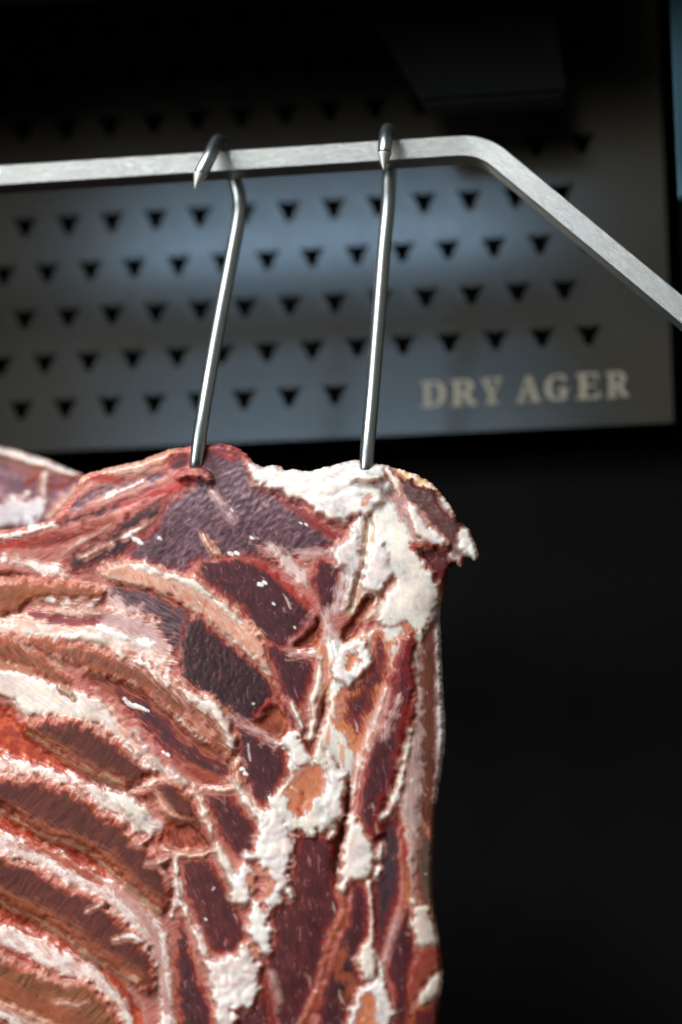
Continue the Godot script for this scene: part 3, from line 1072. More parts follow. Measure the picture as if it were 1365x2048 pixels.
func paint_upper():
	# a first coat everywhere: streaky red flesh
	shape("", "stringy", -20, [-80, 860, 1000, 860, 1000, 2140, -80, 2140], {"h": 0.0, "bulge": 0.0})
	shape("red_flesh", "stringy", -27, [-60, 1060, 103, 1040, 160, 950, 260, 922, 380, 890, 405, 960, 374, 977, 275, 1025, 215, 1060, 140, 1110, 130, 1150, -60, 1152])
	strand("fat_rim", "membrane", [158, 962, 10, 210, 948, 14, 262, 936, 14, 312, 925, 10, 345, 905, 6], {"h": 2.0})
	strand("red_streak", "red", [180, 958, 5, 215, 955, 9, 245, 962, 6], {})
	strand("muscle_streak", "muscle_grey", [150, 1012, 6, 200, 985, 9, 240, 975, 8, 290, 962, 7, 330, 948, 5], {"rim": 0.0, "rag": 9.0})
	strand("fat_streak", "cream", [190, 1008, 3, 235, 985, 5, 285, 966, 4], {"rag": 5.0})
	strand("muscle_streak", "muscle", [120, 1045, 5, 180, 1032, 8, 240, 1012, 6, 300, 985, 5], {"rim": 0.0, "rag": 8.0})
	strand("red_streak", "red", [245, 1012, 5, 300, 990, 8, 345, 975, 9, 392, 955, 6], {"a": lin([168, 40, 40])})
	strand("red_streak", "stringy", [200, 1045, 8, 255, 1020, 9, 300, 1003, 7, 330, 990, 4], {"a": lin([196, 100, 92])})
	strand("fat_streak", "cream", [-20, 1082, 8, 40, 1067, 9, 98, 1050, 7], {"h": 3.0})
	strand("red_streak", "red", [-20, 1095, 8, 60, 1085, 7, 110, 1075, 4], {"rag": 9.0})
	strand("muscle_streak", "muscle_red", [60, 1090, 8, 130, 1078, 13, 185, 1060, 9, 230, 1040, 5], {"rag": 9.0, "rim": 0.3})
	strand("fat_streak", "cream", [10, 1118, 9, 60, 1128, 13, 105, 1140, 14, 132, 1152, 8], {"rag": 12.0})
	strand("fat_streak", "cream", [118, 1112, 4, 160, 1085, 5, 205, 1066, 4, 230, 1050, 2], {"rag": 6.0})
	shape("muscle_wedge", "muscle_dark", -27, [275, 1020, 350, 988, 330, 1030, 305, 1062, 252, 1104, 205, 1128, 139, 1152, 134, 1112, 175, 1088, 212, 1069], {"rag": 10.0})
	strand("fat_streak", "cream", [165, 1115, 3, 195, 1100, 5, 222, 1088, 3], {"rag": 6.0})
	strand("fat_streak", "cream", [245, 1075, 4, 280, 1060, 5, 312, 1040, 3], {"rag": 6.0})
	strand("crevice", "gap", [-10, 1152, 4, 25, 1151, 5, 55, 1156, 3], {"h": -6.0, "bulge": -2.0})
	# the broad grey muscle under the left hook
	shape("muscle_bare", "muscle_grey", -40, [374, 980, 392, 950, 405, 900, 430, 888, 475, 895, 507, 935, 520, 972, 560, 985, 605, 1012, 650, 1050, 695, 1078, 660, 1112, 600, 1120, 560, 1140, 500, 1118, 440, 1120, 394, 1124, 360, 1150, 318, 1142, 270, 1126, 252, 1104, 300, 1062, 330, 1000])
	strand("muscle_fold", "muscle", [412, 905, 6, 424, 930, 9, 436, 965, 8, 446, 1000, 4], {"rim": 0.0})
	strand("red_streak", "red", [432, 905, 3, 450, 910, 5, 468, 918, 3], {})
	shape("muscle_by_hook", "muscle", -35, [338, 935, 350, 912, 378, 900, 384, 925, 372, 940, 350, 944], {"rim": 0.3})
	strand("fat_streak", "film", [425, 985, 3, 440, 1010, 5, 462, 1038, 5], {"rag": 5.0})
	strand("fat_streak", "membrane", [408, 1072, 3, 420, 1095, 8, 436, 1112, 5], {"a": lin([222, 160, 140])})
	strand("muscle_fold", "muscle", [560, 1000, 4, 600, 1025, 6, 640, 1055, 7, 680, 1082, 5], {"a": lin([98, 40, 36]), "b": lin([126, 58, 44]), "rim": 0.2})
	strand("red_streak", "stringy", [500, 1085, 3, 540, 1110, 6, 575, 1128, 9, 620, 1118, 9, 660, 1104, 9, 690, 1092, 6], {"rag": 10.0})
	strand("fat_seam", "film", [545, 1098, 7, 575, 1122, 12, 600, 1150, 14, 618, 1166, 8], {"a": lin([222, 186, 176]), "b": lin([238, 214, 206]), "rag": 9.0, "h": 1.5})
	strand("fat_seam", "film", [600, 1105, 5, 640, 1108, 8, 675, 1100, 7], {"a": lin([204, 150, 142]), "rag": 9.0})
	# smooth dark muscle below the crease
	shape("muscle_smooth", "muscle", 70, [394, 1124, 440, 1118, 500, 1114, 537, 1134, 571, 1166, 611, 1202, 634, 1218, 637, 1240, 610, 1268, 582, 1290, 556, 1298, 523, 1279, 498, 1250, 476, 1213, 428, 1180, 398, 1160], {"along": 22.0, "h": 1.5})
	strand("red_seam", "red", [500, 1118, 3, 540, 1140, 4, 575, 1175, 5, 612, 1208, 4, 632, 1222, 3], {"h": 1.0})
	strand("red_seam", "film", [632, 1222, 7, 612, 1262, 8, 584, 1288, 6], {"a": lin([170, 84, 84]), "b": lin([206, 136, 132]), "rag": 7.0})
	shape("muscle_small", "muscle", 80, [634, 1124, 660, 1116, 678, 1128, 683, 1152, 676, 1202, 664, 1224, 647, 1238, 639, 1214, 623, 1178, 626, 1146], {"h": 1.0})
	# orange seam that crosses from the upper left
	shape("membrane_seam", "membrane", 60, [200, 1131, 264, 1120, 319, 1140, 385, 1158, 432, 1195, 480, 1237, 500, 1250, 527, 1277, 536, 1317, 558, 1374, 546, 1372, 512, 1323, 476, 1290, 450, 1272, 429, 1257, 396, 1235, 352, 1206, 322, 1192, 278, 1177, 220, 1166])
	strand("fat_edge", "fat_smooth", [264, 1128, 5, 325, 1148, 7, 388, 1166, 9, 436, 1203, 6, 484, 1246, 4], {"rag": 8.0, "h": 5.0})
	strand("fat_edge", "fat_smooth", [392, 1232, 2, 428, 1256, 4, 470, 1284, 4, 512, 1322, 4, 548, 1370, 3], {"h": 3.0})
	shape("muscle_frayed", "muscle_dark", 25, [218, 1166, 278, 1177, 322, 1192, 352, 1206, 392, 1236, 376, 1262, 362, 1300, 350, 1318, 330, 1300, 310, 1260, 262, 1232, 214, 1196], {"rag": 10.0, "b": lin([124, 96, 104]), "con": 1.3})
	strand("pale_film", "film", [205, 1168, 4, 215, 1190, 7, 240, 1212, 8, 275, 1225, 9], {"a": lin([216, 190, 186])})

func paint_middle():
	shape("muscle_cracked", "muscle_dark", 82, [370, 1240, 403, 1236, 432, 1266, 469, 1295, 500, 1321, 523, 1341, 549, 1376, 553, 1394, 516, 1427, 505, 1455, 476, 1440, 440, 1414, 403, 1392, 370, 1367, 358, 1339, 363, 1292], {"h": 1.0, "crack": 1.1})
	shape("muscle_strip", "muscle", 65, [531, 1284, 582, 1303, 630, 1318, 632, 1355, 612, 1404, 597, 1436, 580, 1410, 556, 1372, 540, 1325])
	strand("fat_edge", "film", [584, 1306, 3, 610, 1309, 5, 640, 1312, 7], {"a": lin([206, 150, 140])})
	shape("pit_wall", "pit", -50, [639, 1233, 646, 1266, 628, 1294, 588, 1300, 598, 1284, 626, 1258], {})
	shape("muscle_strip", "muscle_red", 60, [548, 1382, 575, 1415, 598, 1440, 640, 1440, 660, 1385, 668, 1395, 645, 1470, 626, 1520, 616, 1515, 592, 1468, 566, 1425], {"h": -3.0, "bulge": -1.0})
	strand("gap", "gap", [654, 1378, 3, 650, 1410, 6, 645, 1440, 5, 636, 1468, 3], {})
	strand("red_seam", "red", [553, 1392, 4, 530, 1412, 4, 512, 1440, 4, 505, 1456, 3], {"b": lin([186, 90, 84])})
	shape("pit_wall", "pit", 60, [556, 1409, 571, 1438, 577, 1470, 562, 1482, 534, 1468, 511, 1455, 520, 1434], {"h": -4.0})
	shape("muscle_lobe", "muscle", 70, [466, 1443, 505, 1457, 560, 1490, 580, 1519, 576, 1554, 556, 1583, 538, 1609, 518, 1612, 494, 1566, 476, 1522, 470, 1475], {"h": 0.5})
	strand("fat_seam", "film", [450, 1432, 3, 480, 1446, 5, 515, 1462, 5, 556, 1486, 5], {"a": lin([200, 140, 130])})
	# pale zone with frost between the seams
	shape("pale_fat", "cream", 10, [-60, 1240, 0, 1232, 60, 1225, 130, 1212, 200, 1218, 262, 1226, 312, 1244, 335, 1285, 345, 1330, 330, 1355, 286, 1325, 220, 1302, 128, 1284, 51, 1270, -60, 1275], {"a": lin([222, 176, 156]), "b": lin([236, 208, 192]), "h": 2.0})
	strand("red_streak", "red", [60, 1226, 4, 100, 1236, 8, 140, 1246, 11, 180, 1244, 8, 215, 1236, 4], {"a": lin([136, 50, 62]), "b": lin([160, 96, 100]), "h": 0.0, "rag": 9.0})
	strand("pale_film", "film", [215, 1238, 10, 265, 1252, 17, 305, 1268, 17, 325, 1300, 10], {"a": lin([208, 172, 172]), "b": lin([190, 150, 152])})
	strand("fat_edge", "fat_smooth", [52, 1266, 7, 90, 1275, 10, 130, 1278, 8, 165, 1270, 11, 210, 1282, 8], {"h": 5.0})
	# strip under the torn upper edge at the left
	shape("rib_membrane", "rib", -38, [-60, 1168, 0, 1165, 60, 1158, 130, 1164, 200, 1170, 212, 1190, 190, 1216, 120, 1214, 60, 1198, 40, 1226, -60, 1234], {"a": lin([120, 66, 44]), "b": lin([188, 112, 76]), "rimw": 7.0})
	strand("fat_streak", "cream", [80, 1200, 5, 130, 1205, 8, 190, 1206, 8], {"rag": 12.0})
	# the first rib strip, arching to the lower right
	shape("rib_strip", "rib", -52, [-60, 1275, 51, 1268, 128, 1283, 220, 1300, 286, 1321, 337, 1357, 385, 1387, 429, 1405, 458, 1442, 472, 1493, 468, 1532, 447, 1515, 396, 1480, 352, 1444, 322, 1418, 286, 1385, 238, 1369, 190, 1351, 139, 1326, 92, 1310, 40, 1300, -60, 1310], {"b": lin([182, 112, 80]), "rimw": 10.0})
	strand("fat_edge", "cream", [230, 1306, 5, 290, 1330, 9, 345, 1368, 11, 392, 1398, 13, 432, 1425, 14, 455, 1460, 10, 462, 1500, 5], {"rag": 13.0, "h": 9.0, "b": lin([214, 156, 124])})
	strand("fat_edge", "fat_smooth", [395, 1400, 7, 425, 1412, 12, 448, 1442, 10, 462, 1480, 5], {"h": 11.0, "a": lin([230, 206, 204])})
	strand("fat_edge", "cream", [296, 1392, 3, 330, 1420, 5, 365, 1452, 4, 400, 1480, 3], {"h": 8.0})
	strand("crevice", "rib", [372, 1428, 3, 392, 1444, 6, 415, 1462, 7], {"h": 4.0, "a": lin([120, 58, 40])})
	# striped flank left of the first strip
	shape("rib_flank", "rib", 48, [-60, 1276, 20, 1272, 70, 1300, 120, 1335, 150, 1365, 130, 1376, 90, 1360, 40, 1330, -60, 1318], {"h": 1.0, "b": lin([196, 120, 84]), "rim": 0.5})
	shape("muscle_deep", "muscle_dark", 42, [170, 1352, 227, 1362, 271, 1380, 330, 1421, 374, 1473, 440, 1513, 466, 1538, 477, 1572, 432, 1572, 388, 1561, 344, 1517, 293, 1458, 256, 1422, 220, 1389, 190, 1374], {"h": -4.0, "a": lin([54, 30, 34]), "rim": 0.9, "rimw": 16.0, "along": 50.0, "crack": 0.0})
	strand("red_edge", "muscle_red", [372, 1535, 8, 405, 1553, 13, 440, 1562, 11, 472, 1564, 5], {"a": lin([136, 54, 40]), "b": lin([164, 84, 58]), "h": -2.0, "feather": 9.0})
	shape("fat_shelf", "fat_smooth", 40, [-60, 1330, 0, 1334, 37, 1336, 103, 1368, 147, 1379, 205, 1405, 229, 1427, 264, 1475, 311, 1519, 350, 1552, 392, 1570, 372, 1574, 320, 1540, 264, 1500, 234, 1480, 205, 1455, 154, 1436, 92, 1429, 55, 1438, 37, 1408, 0, 1388, -60, 1380], {"h": 3.0, "bulge": 3.0, "round": 24.0, "b": lin([232, 208, 196])})
	strand("fat_streak", "orange", [60, 1345, 5, 30, 1335, 8, -10, 1325, 12], {})
	strand("fat_tag", "crust", [118, 1375, 5, 138, 1386, 8, 148, 1400, 4], {"a": lin([170, 100, 76]), "b": lin([226, 190, 160])})
	strand("membrane_strip", "membrane", [225, 1420, 5, 238, 1450, 6, 262, 1480, 7, 300, 1515, 6, 340, 1548, 5], {"a": lin([206, 140, 136]), "rag": 6.0})
	strand("fat_strand", "film", [272, 1460, 4, 288, 1490, 6, 305, 1512, 6, 335, 1540, 6, 352, 1556, 4], {"a": lin([226, 190, 186]), "h": 3.0})
	strand("fleck", "fleck", [250, 1398, 3, 260, 1410, 5, 275, 1413, 4, 298, 1422, 1], {"a": lin([200, 192, 186])})
	# brown rib strips stepping down the left side
	shape("rib_strip", "rib", -55, [44, 1444, 92, 1435, 165, 1443, 205, 1457, 249, 1490, 286, 1523, 310, 1541, 292, 1553, 266, 1576, 234, 1571, 190, 1553, 150, 1538, 121, 1512, 88, 1490, 38, 1462], {"h": 7.0})
	strand("fat_edge", "cream", [250, 1492, 3, 272, 1512, 5, 296, 1532, 7, 308, 1540, 4], {"h": 10.0, "rag": 5.0})
	shape("groove_wall", "groove", 38, [-60, 1405, 0, 1410, 22, 1423, 40, 1458, 88, 1494, 121, 1516, 154, 1545, 198, 1567, 236, 1587, 183, 1572, 139, 1554, 103, 1539, 55, 1528, -60, 1512])
	shape("fat_shelf", "cream", 35, [-60, 1512, 0, 1510, 55, 1526, 103, 1541, 147, 1555, 205, 1570, 238, 1588, 266, 1598, 318, 1642, 322, 1660, 275, 1670, 234, 1633, 205, 1618, 161, 1583, 110, 1561, 59, 1550, -60, 1552], {"h": 1.0, "bulge": 2.0, "round": 20.0})
	strand("fat_shelf", "fat_smooth", [215, 1586, 8, 250, 1606, 17, 282, 1632, 20, 300, 1652, 14], {"h": 3.0, "rag": 12.0})
	strand("pale_film", "film", [300, 1640, 8, 325, 1655, 7, 348, 1672, 3], {"a": lin([228, 214, 212]), "rag": 7.0})
	shape("brown_flap", "rib", 35, [258, 1588, 290, 1572, 328, 1551, 360, 1564, 386, 1600, 402, 1642, 385, 1646, 352, 1640, 330, 1624, 320, 1604, 292, 1592], {"h": 5.0, "rag": 5.0})
	strand("flap_edge", "membrane", [318, 1590, 4, 322, 1606, 6, 334, 1622, 6, 352, 1636, 5, 380, 1642, 4], {"h": 8.0, "rag": 4.0})
	strand("flap_edge", "cream", [262, 1582, 4, 292, 1572, 5, 322, 1556, 5, 352, 1560, 4], {"h": 7.0, "rag": 5.0})
	shape("rib_strip", "rib", -50, [-60, 1556, 59, 1552, 117, 1571, 165, 1589, 196, 1621, 236, 1643, 266, 1672, 306, 1705, 339, 1742, 346, 1787, 330, 1831, 304, 1812, 264, 1780, 227, 1743, 190, 1710, 147, 1692, 95, 1677, 48, 1651, 0, 1618, -60, 1605], {"h": 7.0})
	shape("groove_wall", "groove", 38, [-60, 1600, 0, 1613, 22, 1630, 55, 1657, 95, 1680, 147, 1695, 190, 1713, 218, 1742, 222, 1762, 176, 1739, 154, 1728, 110, 1703, 55, 1692, 22, 1666, -60, 1640])

func rib_belly():
	# the tan, half-dried underside of each rib strip and its thin fat edge
	var lines := [[60, 1462, 5, 100, 1486, 8, 135, 1507, 9, 168, 1530, 9, 205, 1547, 8, 244, 1562, 5],
		[-40, 1600, 9, 0, 1610, 10, 48, 1638, 11, 95, 1662, 12, 147, 1679, 12, 190, 1697, 13, 227, 1729, 14, 264, 1763, 14, 300, 1794, 13, 326, 1818, 8],
		[-40, 1776, 12, 0, 1789, 13, 37, 1812, 14, 73, 1823, 14, 103, 1841, 15, 136, 1859, 15, 168, 1891, 15, 205, 1914, 15, 240, 1932, 14, 278, 1956, 10],
		[-40, 1975, 20, 10, 1985, 22, 70, 2010, 24, 130, 2040, 22, 180, 2075, 18]]
	for l in lines:
		strand("rib_underside", "rib_tan", l, {})
		var edge := []
		for i in range(0, l.size(), 3):
			edge.append_array([l[i] - l[i + 2] * 0.45, l[i + 1] + l[i + 2] * 0.75, 3.6])
		strand("rib_fat_edge", "rib_tan", edge, {"a": lin([240, 214, 190]), "b": lin([214, 160, 124]), "rag": 7.0, "feather": 4.0})

func paint_lower():
	shape("fat_shelf", "cream", 40, [-60, 1640, 0, 1655, 51, 1692, 110, 1702, 154, 1730, 216, 1763, 256, 1778, 295, 1803, 321, 1847, 339, 1876, 352, 1950, 352, 2025, 360, 2110, 318, 2110, 326, 2023, 314, 1961, 298, 1913, 270, 1874, 234, 1838, 205, 1805, 161, 1783, 110, 1754, 55, 1728, -60, 1695], {"h": 1.0, "bulge": 2.0, "round": 20.0, "rag": 13.0})
	strand("red_streak", "red", [55, 1690, 3, 100, 1706, 7, 150, 1735, 7, 205, 1768, 4], {"a": lin([150, 66, 48]), "b": lin([190, 110, 84])})
	strand("red_streak", "stringy", [225, 1770, 5, 262, 1800, 9, 290, 1835, 8, 310, 1880, 6, 322, 1940, 5, 335, 2020, 4], {"op": 0.7, "rag": 10.0})
	shape("rib_strip", "rib", -52, [-60, 1700, 0, 1706, 48, 1726, 110, 1756, 161, 1786, 200, 1793, 222, 1822, 266, 1855, 295, 1892, 313, 1940, 306, 1988, 271, 1974, 238, 1948, 205, 1930, 161, 1908, 136, 1875, 103, 1856, 73, 1838, 37, 1827, 0, 1802, -60, 1780], {"h": 7.0})
	strand("fat_streak", "cream", [176, 1824, 1, 192, 1814, 3, 205, 1808, 4], {"h": 12.0, "rag": 4.0})
	strand("fat_streak", "cream", [228, 1880, 2, 250, 1872, 5, 275, 1876, 5, 296, 1892, 3], {"h": 11.0, "rag": 5.0})
	strand("fat_streak", "cream", [295, 1728, 3, 318, 1727, 4, 338, 1716, 4], {"h": 11.0, "rag": 4.0})
	strand("fat_streak", "cream", [262, 1690, 2, 282, 1688, 3, 300, 1676, 3], {"h": 11.0, "rag": 4.0})
	shape("groove_wall", "groove", 38, [-60, 1785, 0, 1802, 40, 1829, 81, 1843, 110, 1862, 139, 1891, 158, 1916, 128, 1908, 100, 1884, 50, 1868, -60, 1845])
	shape("fat_shelf", "cream", 40, [-60, 1838, 0, 1842, 50, 1864, 100, 1882, 130, 1906, 160, 1920, 205, 1932, 240, 1955, 270, 1985, 290, 2060, 290, 2110, 250, 2110, 248, 2048, 230, 2010, 200, 1975, 160, 1962, 120, 1952, 80, 1927, 40, 1907, -60, 1885], {"h": 1.0, "bulge": 2.0, "rag": 12.0})
	strand("red_streak", "red", [0, 1896, 3, 40, 1912, 4, 80, 1936, 5, 120, 1960, 4], {"a": lin([130, 50, 44]), "h": 0.0})
	strand("red_streak", "groove", [205, 1938, 6, 240, 1970, 9, 268, 2010, 10, 285, 2070, 8], {"h": -2.0})
	shape("rib_strip", "rib", -48, [-60, 1890, 0, 1904, 29, 1928, 73, 1942, 121, 1962, 183, 1965, 205, 1995, 236, 2030, 242, 2110, -60, 2110], {"h": 6.0, "b": lin([176, 110, 70])})
	strand("fat_streak", "cream", [-20, 2020, 14, 20, 2030, 20, 60, 2045, 18, 100, 2070, 14], {"h": 11.0, "rag": 16.0, "b": lin([206, 142, 100])})
	strand("fat_streak", "cream", [110, 2005, 3, 140, 2012, 4, 172, 2008, 3], {"h": 11.0, "rag": 5.0})
	rib_belly()
	# muscles in the middle of the lower half
	shape("red_piece", "groove", 60, [320, 1668, 350, 1642, 396, 1649, 416, 1676, 430, 1694, 403, 1713, 352, 1705, 317, 1688], {"a": lin([118, 46, 38]), "b": lin([146, 66, 50]), "h": -3.0})
	shape("muscle_lobe", "muscle_red", 70, [405, 1588, 462, 1586, 496, 1625, 521, 1650, 513, 1693, 492, 1724, 470, 1714, 454, 1699, 440, 1670, 424, 1640, 412, 1612], {"h": -0.5})
	shape("muscle_lobe", "muscle_red", 72, [362, 1717, 396, 1713, 427, 1726, 449, 1759, 474, 1803, 493, 1854, 495, 1880, 474, 1911, 432, 1915, 412, 1886, 394, 1842, 372, 1790, 361, 1752], {"h": -1.0})
	shape("muscle_lobe", "muscle", 72, [357, 1808, 374, 1842, 378, 1880, 394, 1942, 412, 1983, 427, 2030, 432, 2110, 372, 2110, 352, 2010, 350, 1950, 346, 1906, 356, 1868], {"h": -1.0, "rim": 0.9})
	strand("fat_seam", "cream", [386, 1574, 7, 404, 1612, 9, 416, 1645, 9, 424, 1676, 5], {"rag": 6.0, "a": lin([238, 214, 198]), "h": 3.0})
	strand("fat_seam", "membrane", [330, 1700, 4, 365, 1712, 6, 400, 1712, 7, 432, 1700, 6], {"rag": 8.0, "h": 2.0, "a": lin([220, 160, 136])})
	strand("fat_seam", "cream", [350, 1715, 5, 356, 1760, 9, 354, 1800, 8, 344, 1832, 5], {"rag": 7.0, "h": 3.0})
	strand("fat_seam", "fat_smooth", [434, 1688, 4, 446, 1716, 10, 460, 1745, 13, 474, 1780, 10], {"h": 3.0})
	strand("fat_seam", "cream", [362, 1806, 4, 384, 1848, 8, 402, 1900, 9, 424, 1946, 8, 440, 1995, 9, 446, 2080, 10], {"rag": 8.0, "h": 2.0})
	strand("fat_seam", "fat_smooth", [468, 1560, 4, 480, 1582, 8, 502, 1612, 10, 522, 1640, 8], {"h": 2.5, "rag": 7.0})
	strand("fat_seam", "membrane", [404, 1580, 5, 440, 1578, 6, 478, 1578, 5], {"h": 1.5, "a": lin([232, 196, 178])})
	strand("fat_edge", "membrane", [476, 1520, 6, 470, 1545, 8, 480, 1575, 6], {"h": 3.0})
	# the large dark muscle at the bottom centre
	shape("muscle_large", "muscle_red", 80, [586, 1668, 630, 1665, 672, 1684, 679, 1730, 675, 1785, 683, 1821, 657, 1869, 650, 1931, 639, 1961, 617, 2005, 590, 2110, 440, 2110, 470, 2016, 505, 2012, 522, 1986, 522, 1940, 545, 1895, 547, 1847, 527, 1816, 560, 1814, 573, 1788, 588, 1744], {"h": -0.5, "round": 50.0, "rim": 0.3})
	strand("muscle_fold", "muscle", [525, 1930, 5, 536, 1980, 7, 548, 2040, 8, 556, 2100, 8], {"crack": 0.0, "h": -3.0})
	strand("fat_streak", "film", [545, 1948, 2, 552, 1975, 3, 560, 2000, 1], {"a": lin([190, 130, 128]), "rag": 3.0})

func paint_right():
	# cream and orange bed of the right half
	shape("fat_bed", "fat_smooth", 80, [655, 1262, 700, 1280, 770, 1250, 800, 1232, 835, 1215, 862, 1250, 840, 1330, 815, 1420, 790, 1500, 740, 1570, 706, 1590, 690, 1550, 640, 1505, 628, 1485, 660, 1405, 650, 1340, 644, 1290], {"c": lin([214, 150, 108]), "patch": 0.8, "h": 1.0})
	strand("fat_bed", "orange", [645, 1290, 6, 652, 1330, 8, 655, 1370, 7, 640, 1400, 5], {})
	strand("fat_torn", "fat_smooth", [640, 1320, 5, 636, 1370, 8, 626, 1410, 9, 630, 1450, 9, 620, 1480, 5], {"h": 2.0, "rag": 9.0, "a": lin([232, 214, 206])})
	strand("fat_torn", "fat", [585, 1408, 3, 594, 1432, 6, 606, 1455, 6], {"lump": 1.5})
	strand("orange_bed", "orange", [685, 1440, 12, 715, 1480, 16, 730, 1520, 12, 705, 1560, 7], {})
	shape("muscle_blotch", "muscle", 70, [758, 1258, 772, 1284, 782, 1325, 774, 1358, 763, 1394, 745, 1438, 721, 1466, 697, 1469, 682, 1434, 682, 1385, 706, 1365, 736, 1332, 741, 1290], {"rim": 1.0, "rimw": 13.0, "m": lin([146, 58, 44]), "e": lin([206, 126, 80]), "feather": 14.0, "rag": 5.0, "h": 1.5, "a": lin([72, 34, 40]), "b": lin([92, 48, 52])})
	shape("gap", "gap", 85, [694, 1566, 706, 1575, 704, 1620, 694, 1664, 686, 1723, 679, 1778, 668, 1745, 668, 1686, 682, 1642, 684, 1600], {"h": -9.0})
	# fat at the centre
	shape("fat_mass", "fat_smooth", 75, [560, 1480, 578, 1470, 597, 1469, 612, 1500, 624, 1524, 632, 1500, 648, 1488, 692, 1545, 684, 1572, 686, 1600, 681, 1640, 666, 1674, 650, 1656, 622, 1672, 600, 1660, 585, 1667, 560, 1642, 545, 1622, 536, 1604, 560, 1570, 578, 1555, 581, 1520], {"h": 4.0, "bulge": 4.0, "lump": 1.6, "rag": 7.0, "feather": 3.0, "soft": 4.0, "patch": 0.3})
	shape("orange_bed", "orange", 80, [582, 1560, 600, 1540, 622, 1534, 648, 1532, 652, 1580, 628, 1590, 618, 1610, 606, 1634, 580, 1626, 576, 1590], {"h": 4.0, "rag": 9.0})
	strand("red_crevice", "red", [608, 1588, 2, 605, 1608, 3, 603, 1630, 3], {"h": 2.0})
	shape("fat_lump", "fat", 80, [660, 1540, 690, 1548, 684, 1572, 686, 1600, 681, 1636, 660, 1652, 640, 1638, 650, 1600, 655, 1570], {"h": 7.0})
	shape("fat_lump", "fat", 70, [562, 1474, 580, 1468, 600, 1472, 614, 1500, 622, 1522, 596, 1528, 582, 1518, 578, 1498], {"h": 6.0, "lump": 1.2})
	shape("fat_lump", "fat", 20, [677, 1308, 688, 1294, 714, 1280, 730, 1288, 745, 1310, 737, 1334, 714, 1360, 699, 1371, 673, 1360, 668, 1336], {"h": 7.0, "lump": 1.8})
	shape("orange_spot", "orange", 60, [698, 1308, 712, 1302, 718, 1314, 708, 1332, 697, 1338], {"h": 6.0, "feather": 4.0, "a": lin([206, 116, 76])})
	strand("fat_lump", "fat", [668, 1286, 6, 672, 1298, 8, 671, 1310, 5], {"h": 6.0, "lump": 1.0})
	# lumpy chain of fat down to the bottom
	shape("fat_chain", "fat", 80, [518, 1622, 545, 1622, 573, 1644, 588, 1676, 580, 1737, 573, 1767, 560, 1816, 540, 1818, 524, 1810, 540, 1768, 520, 1732, 508, 1697, 518, 1657], {"h": 5.0, "lump": 3.4})
	strand("orange_spot", "orange", [532, 1745, 3, 542, 1765, 6, 536, 1790, 4], {"h": 5.0})
	strand("fat_lump", "fat", [578, 1784, 8, 584, 1794, 6], {"h": 4.0})
	shape("fat_chain", "fat", 80, [483, 1728, 510, 1735, 511, 1763, 500, 1798, 487, 1816, 466, 1805, 463, 1767], {"h": 5.0, "lump": 2.6})
	strand("orange_spot", "orange", [503, 1752, 4, 502, 1775, 5], {"h": 5.0})
	strand("fat_lump", "fat", [492, 1712, 7, 503, 1716, 6], {"h": 4.0})
	shape("fat_chain", "fat", 75, [505, 1804, 521, 1810, 533, 1840, 547, 1869, 540, 1915, 520, 1900, 499, 1876, 496, 1849], {"h": 5.0, "lump": 2.2})
	shape("fat_chain", "fat", 60, [418, 1926, 445, 1914, 476, 1911, 489, 1888, 507, 1906, 522, 1939, 508, 1961, 522, 1986, 505, 2012, 482, 2021, 464, 2012, 474, 2050, 470, 2110, 436, 2110, 432, 2000, 420, 1962], {"h": 5.0, "lump": 3.4})
	strand("orange_spot", "orange", [505, 1890, 4, 512, 1906, 5], {"h": 4.0})
	# white fat of the upper right, with the fold over the hidden hook
	shape("fat_sheet", "fat_smooth", 85, [720, 1010, 760, 975, 796, 985, 835, 1050, 858, 1100, 876, 1130, 884, 1200, 880, 1240, 848, 1290, 826, 1262, 800, 1242, 775, 1262, 740, 1232, 722, 1204, 690, 1230, 690, 1180, 700, 1125, 655, 1112, 690, 1085, 712, 1060], {"h": 3.0, "bulge": 4.0, "round": 24.0, "patch": 0.3, "b": lin([238, 226, 214])})
	strand("orange_bed", "orange", [832, 1300, 5, 824, 1272, 8, 812, 1250, 5], {"a": lin([204, 124, 84])})
	strand("fat_cleft", "cream", [738, 1035, 7, 736, 1080, 10, 728, 1130, 9, 718, 1175, 9, 702, 1225, 9], {"a": lin([224, 198, 164]), "b": lin([236, 214, 186]), "h": 0.0, "bulge": -3.0, "rag": 5.0, "patch": 0.3})
	strand("red_crevice", "pit", [742, 1196, 9, 728, 1218, 11, 716, 1244, 13, 700, 1262, 13, 692, 1278, 8], {"a": lin([112, 46, 38]), "h": -4.0})
	strand("orange_bed", "orange", [760, 1188, 8, 775, 1170, 6, 790, 1160, 3], {"rag": 8.0})
	strand("red_streak", "red", [765, 1195, 4, 752, 1215, 6, 740, 1245, 6], {"a": lin([158, 70, 66]), "h": 0.0})
	shape("fat_lump", "fat", 85, [710, 1054, 721, 1070, 722, 1126, 709, 1158, 694, 1152, 682, 1134, 658, 1114, 692, 1084], {"h": 7.0, "lump": 1.6})
	strand("fat_strand", "film", [690, 1150, 10, 682, 1190, 8, 670, 1225, 5], {"a": lin([226, 204, 204])})
	strand("fat_strand", "film", [655, 1232, 8, 662, 1258, 7, 668, 1280, 4], {"a": lin([220, 170, 164])})
	strand("fat_strand", "fat_smooth", [735, 1236, 6, 752, 1222, 7, 764, 1206, 5], {})
	shape("fat_lump", "fat", 80, [768, 1072, 774, 1122, 786, 1150, 758, 1184, 738, 1188, 727, 1170, 728, 1134, 748, 1098], {"h": 8.0, "lump": 1.6})
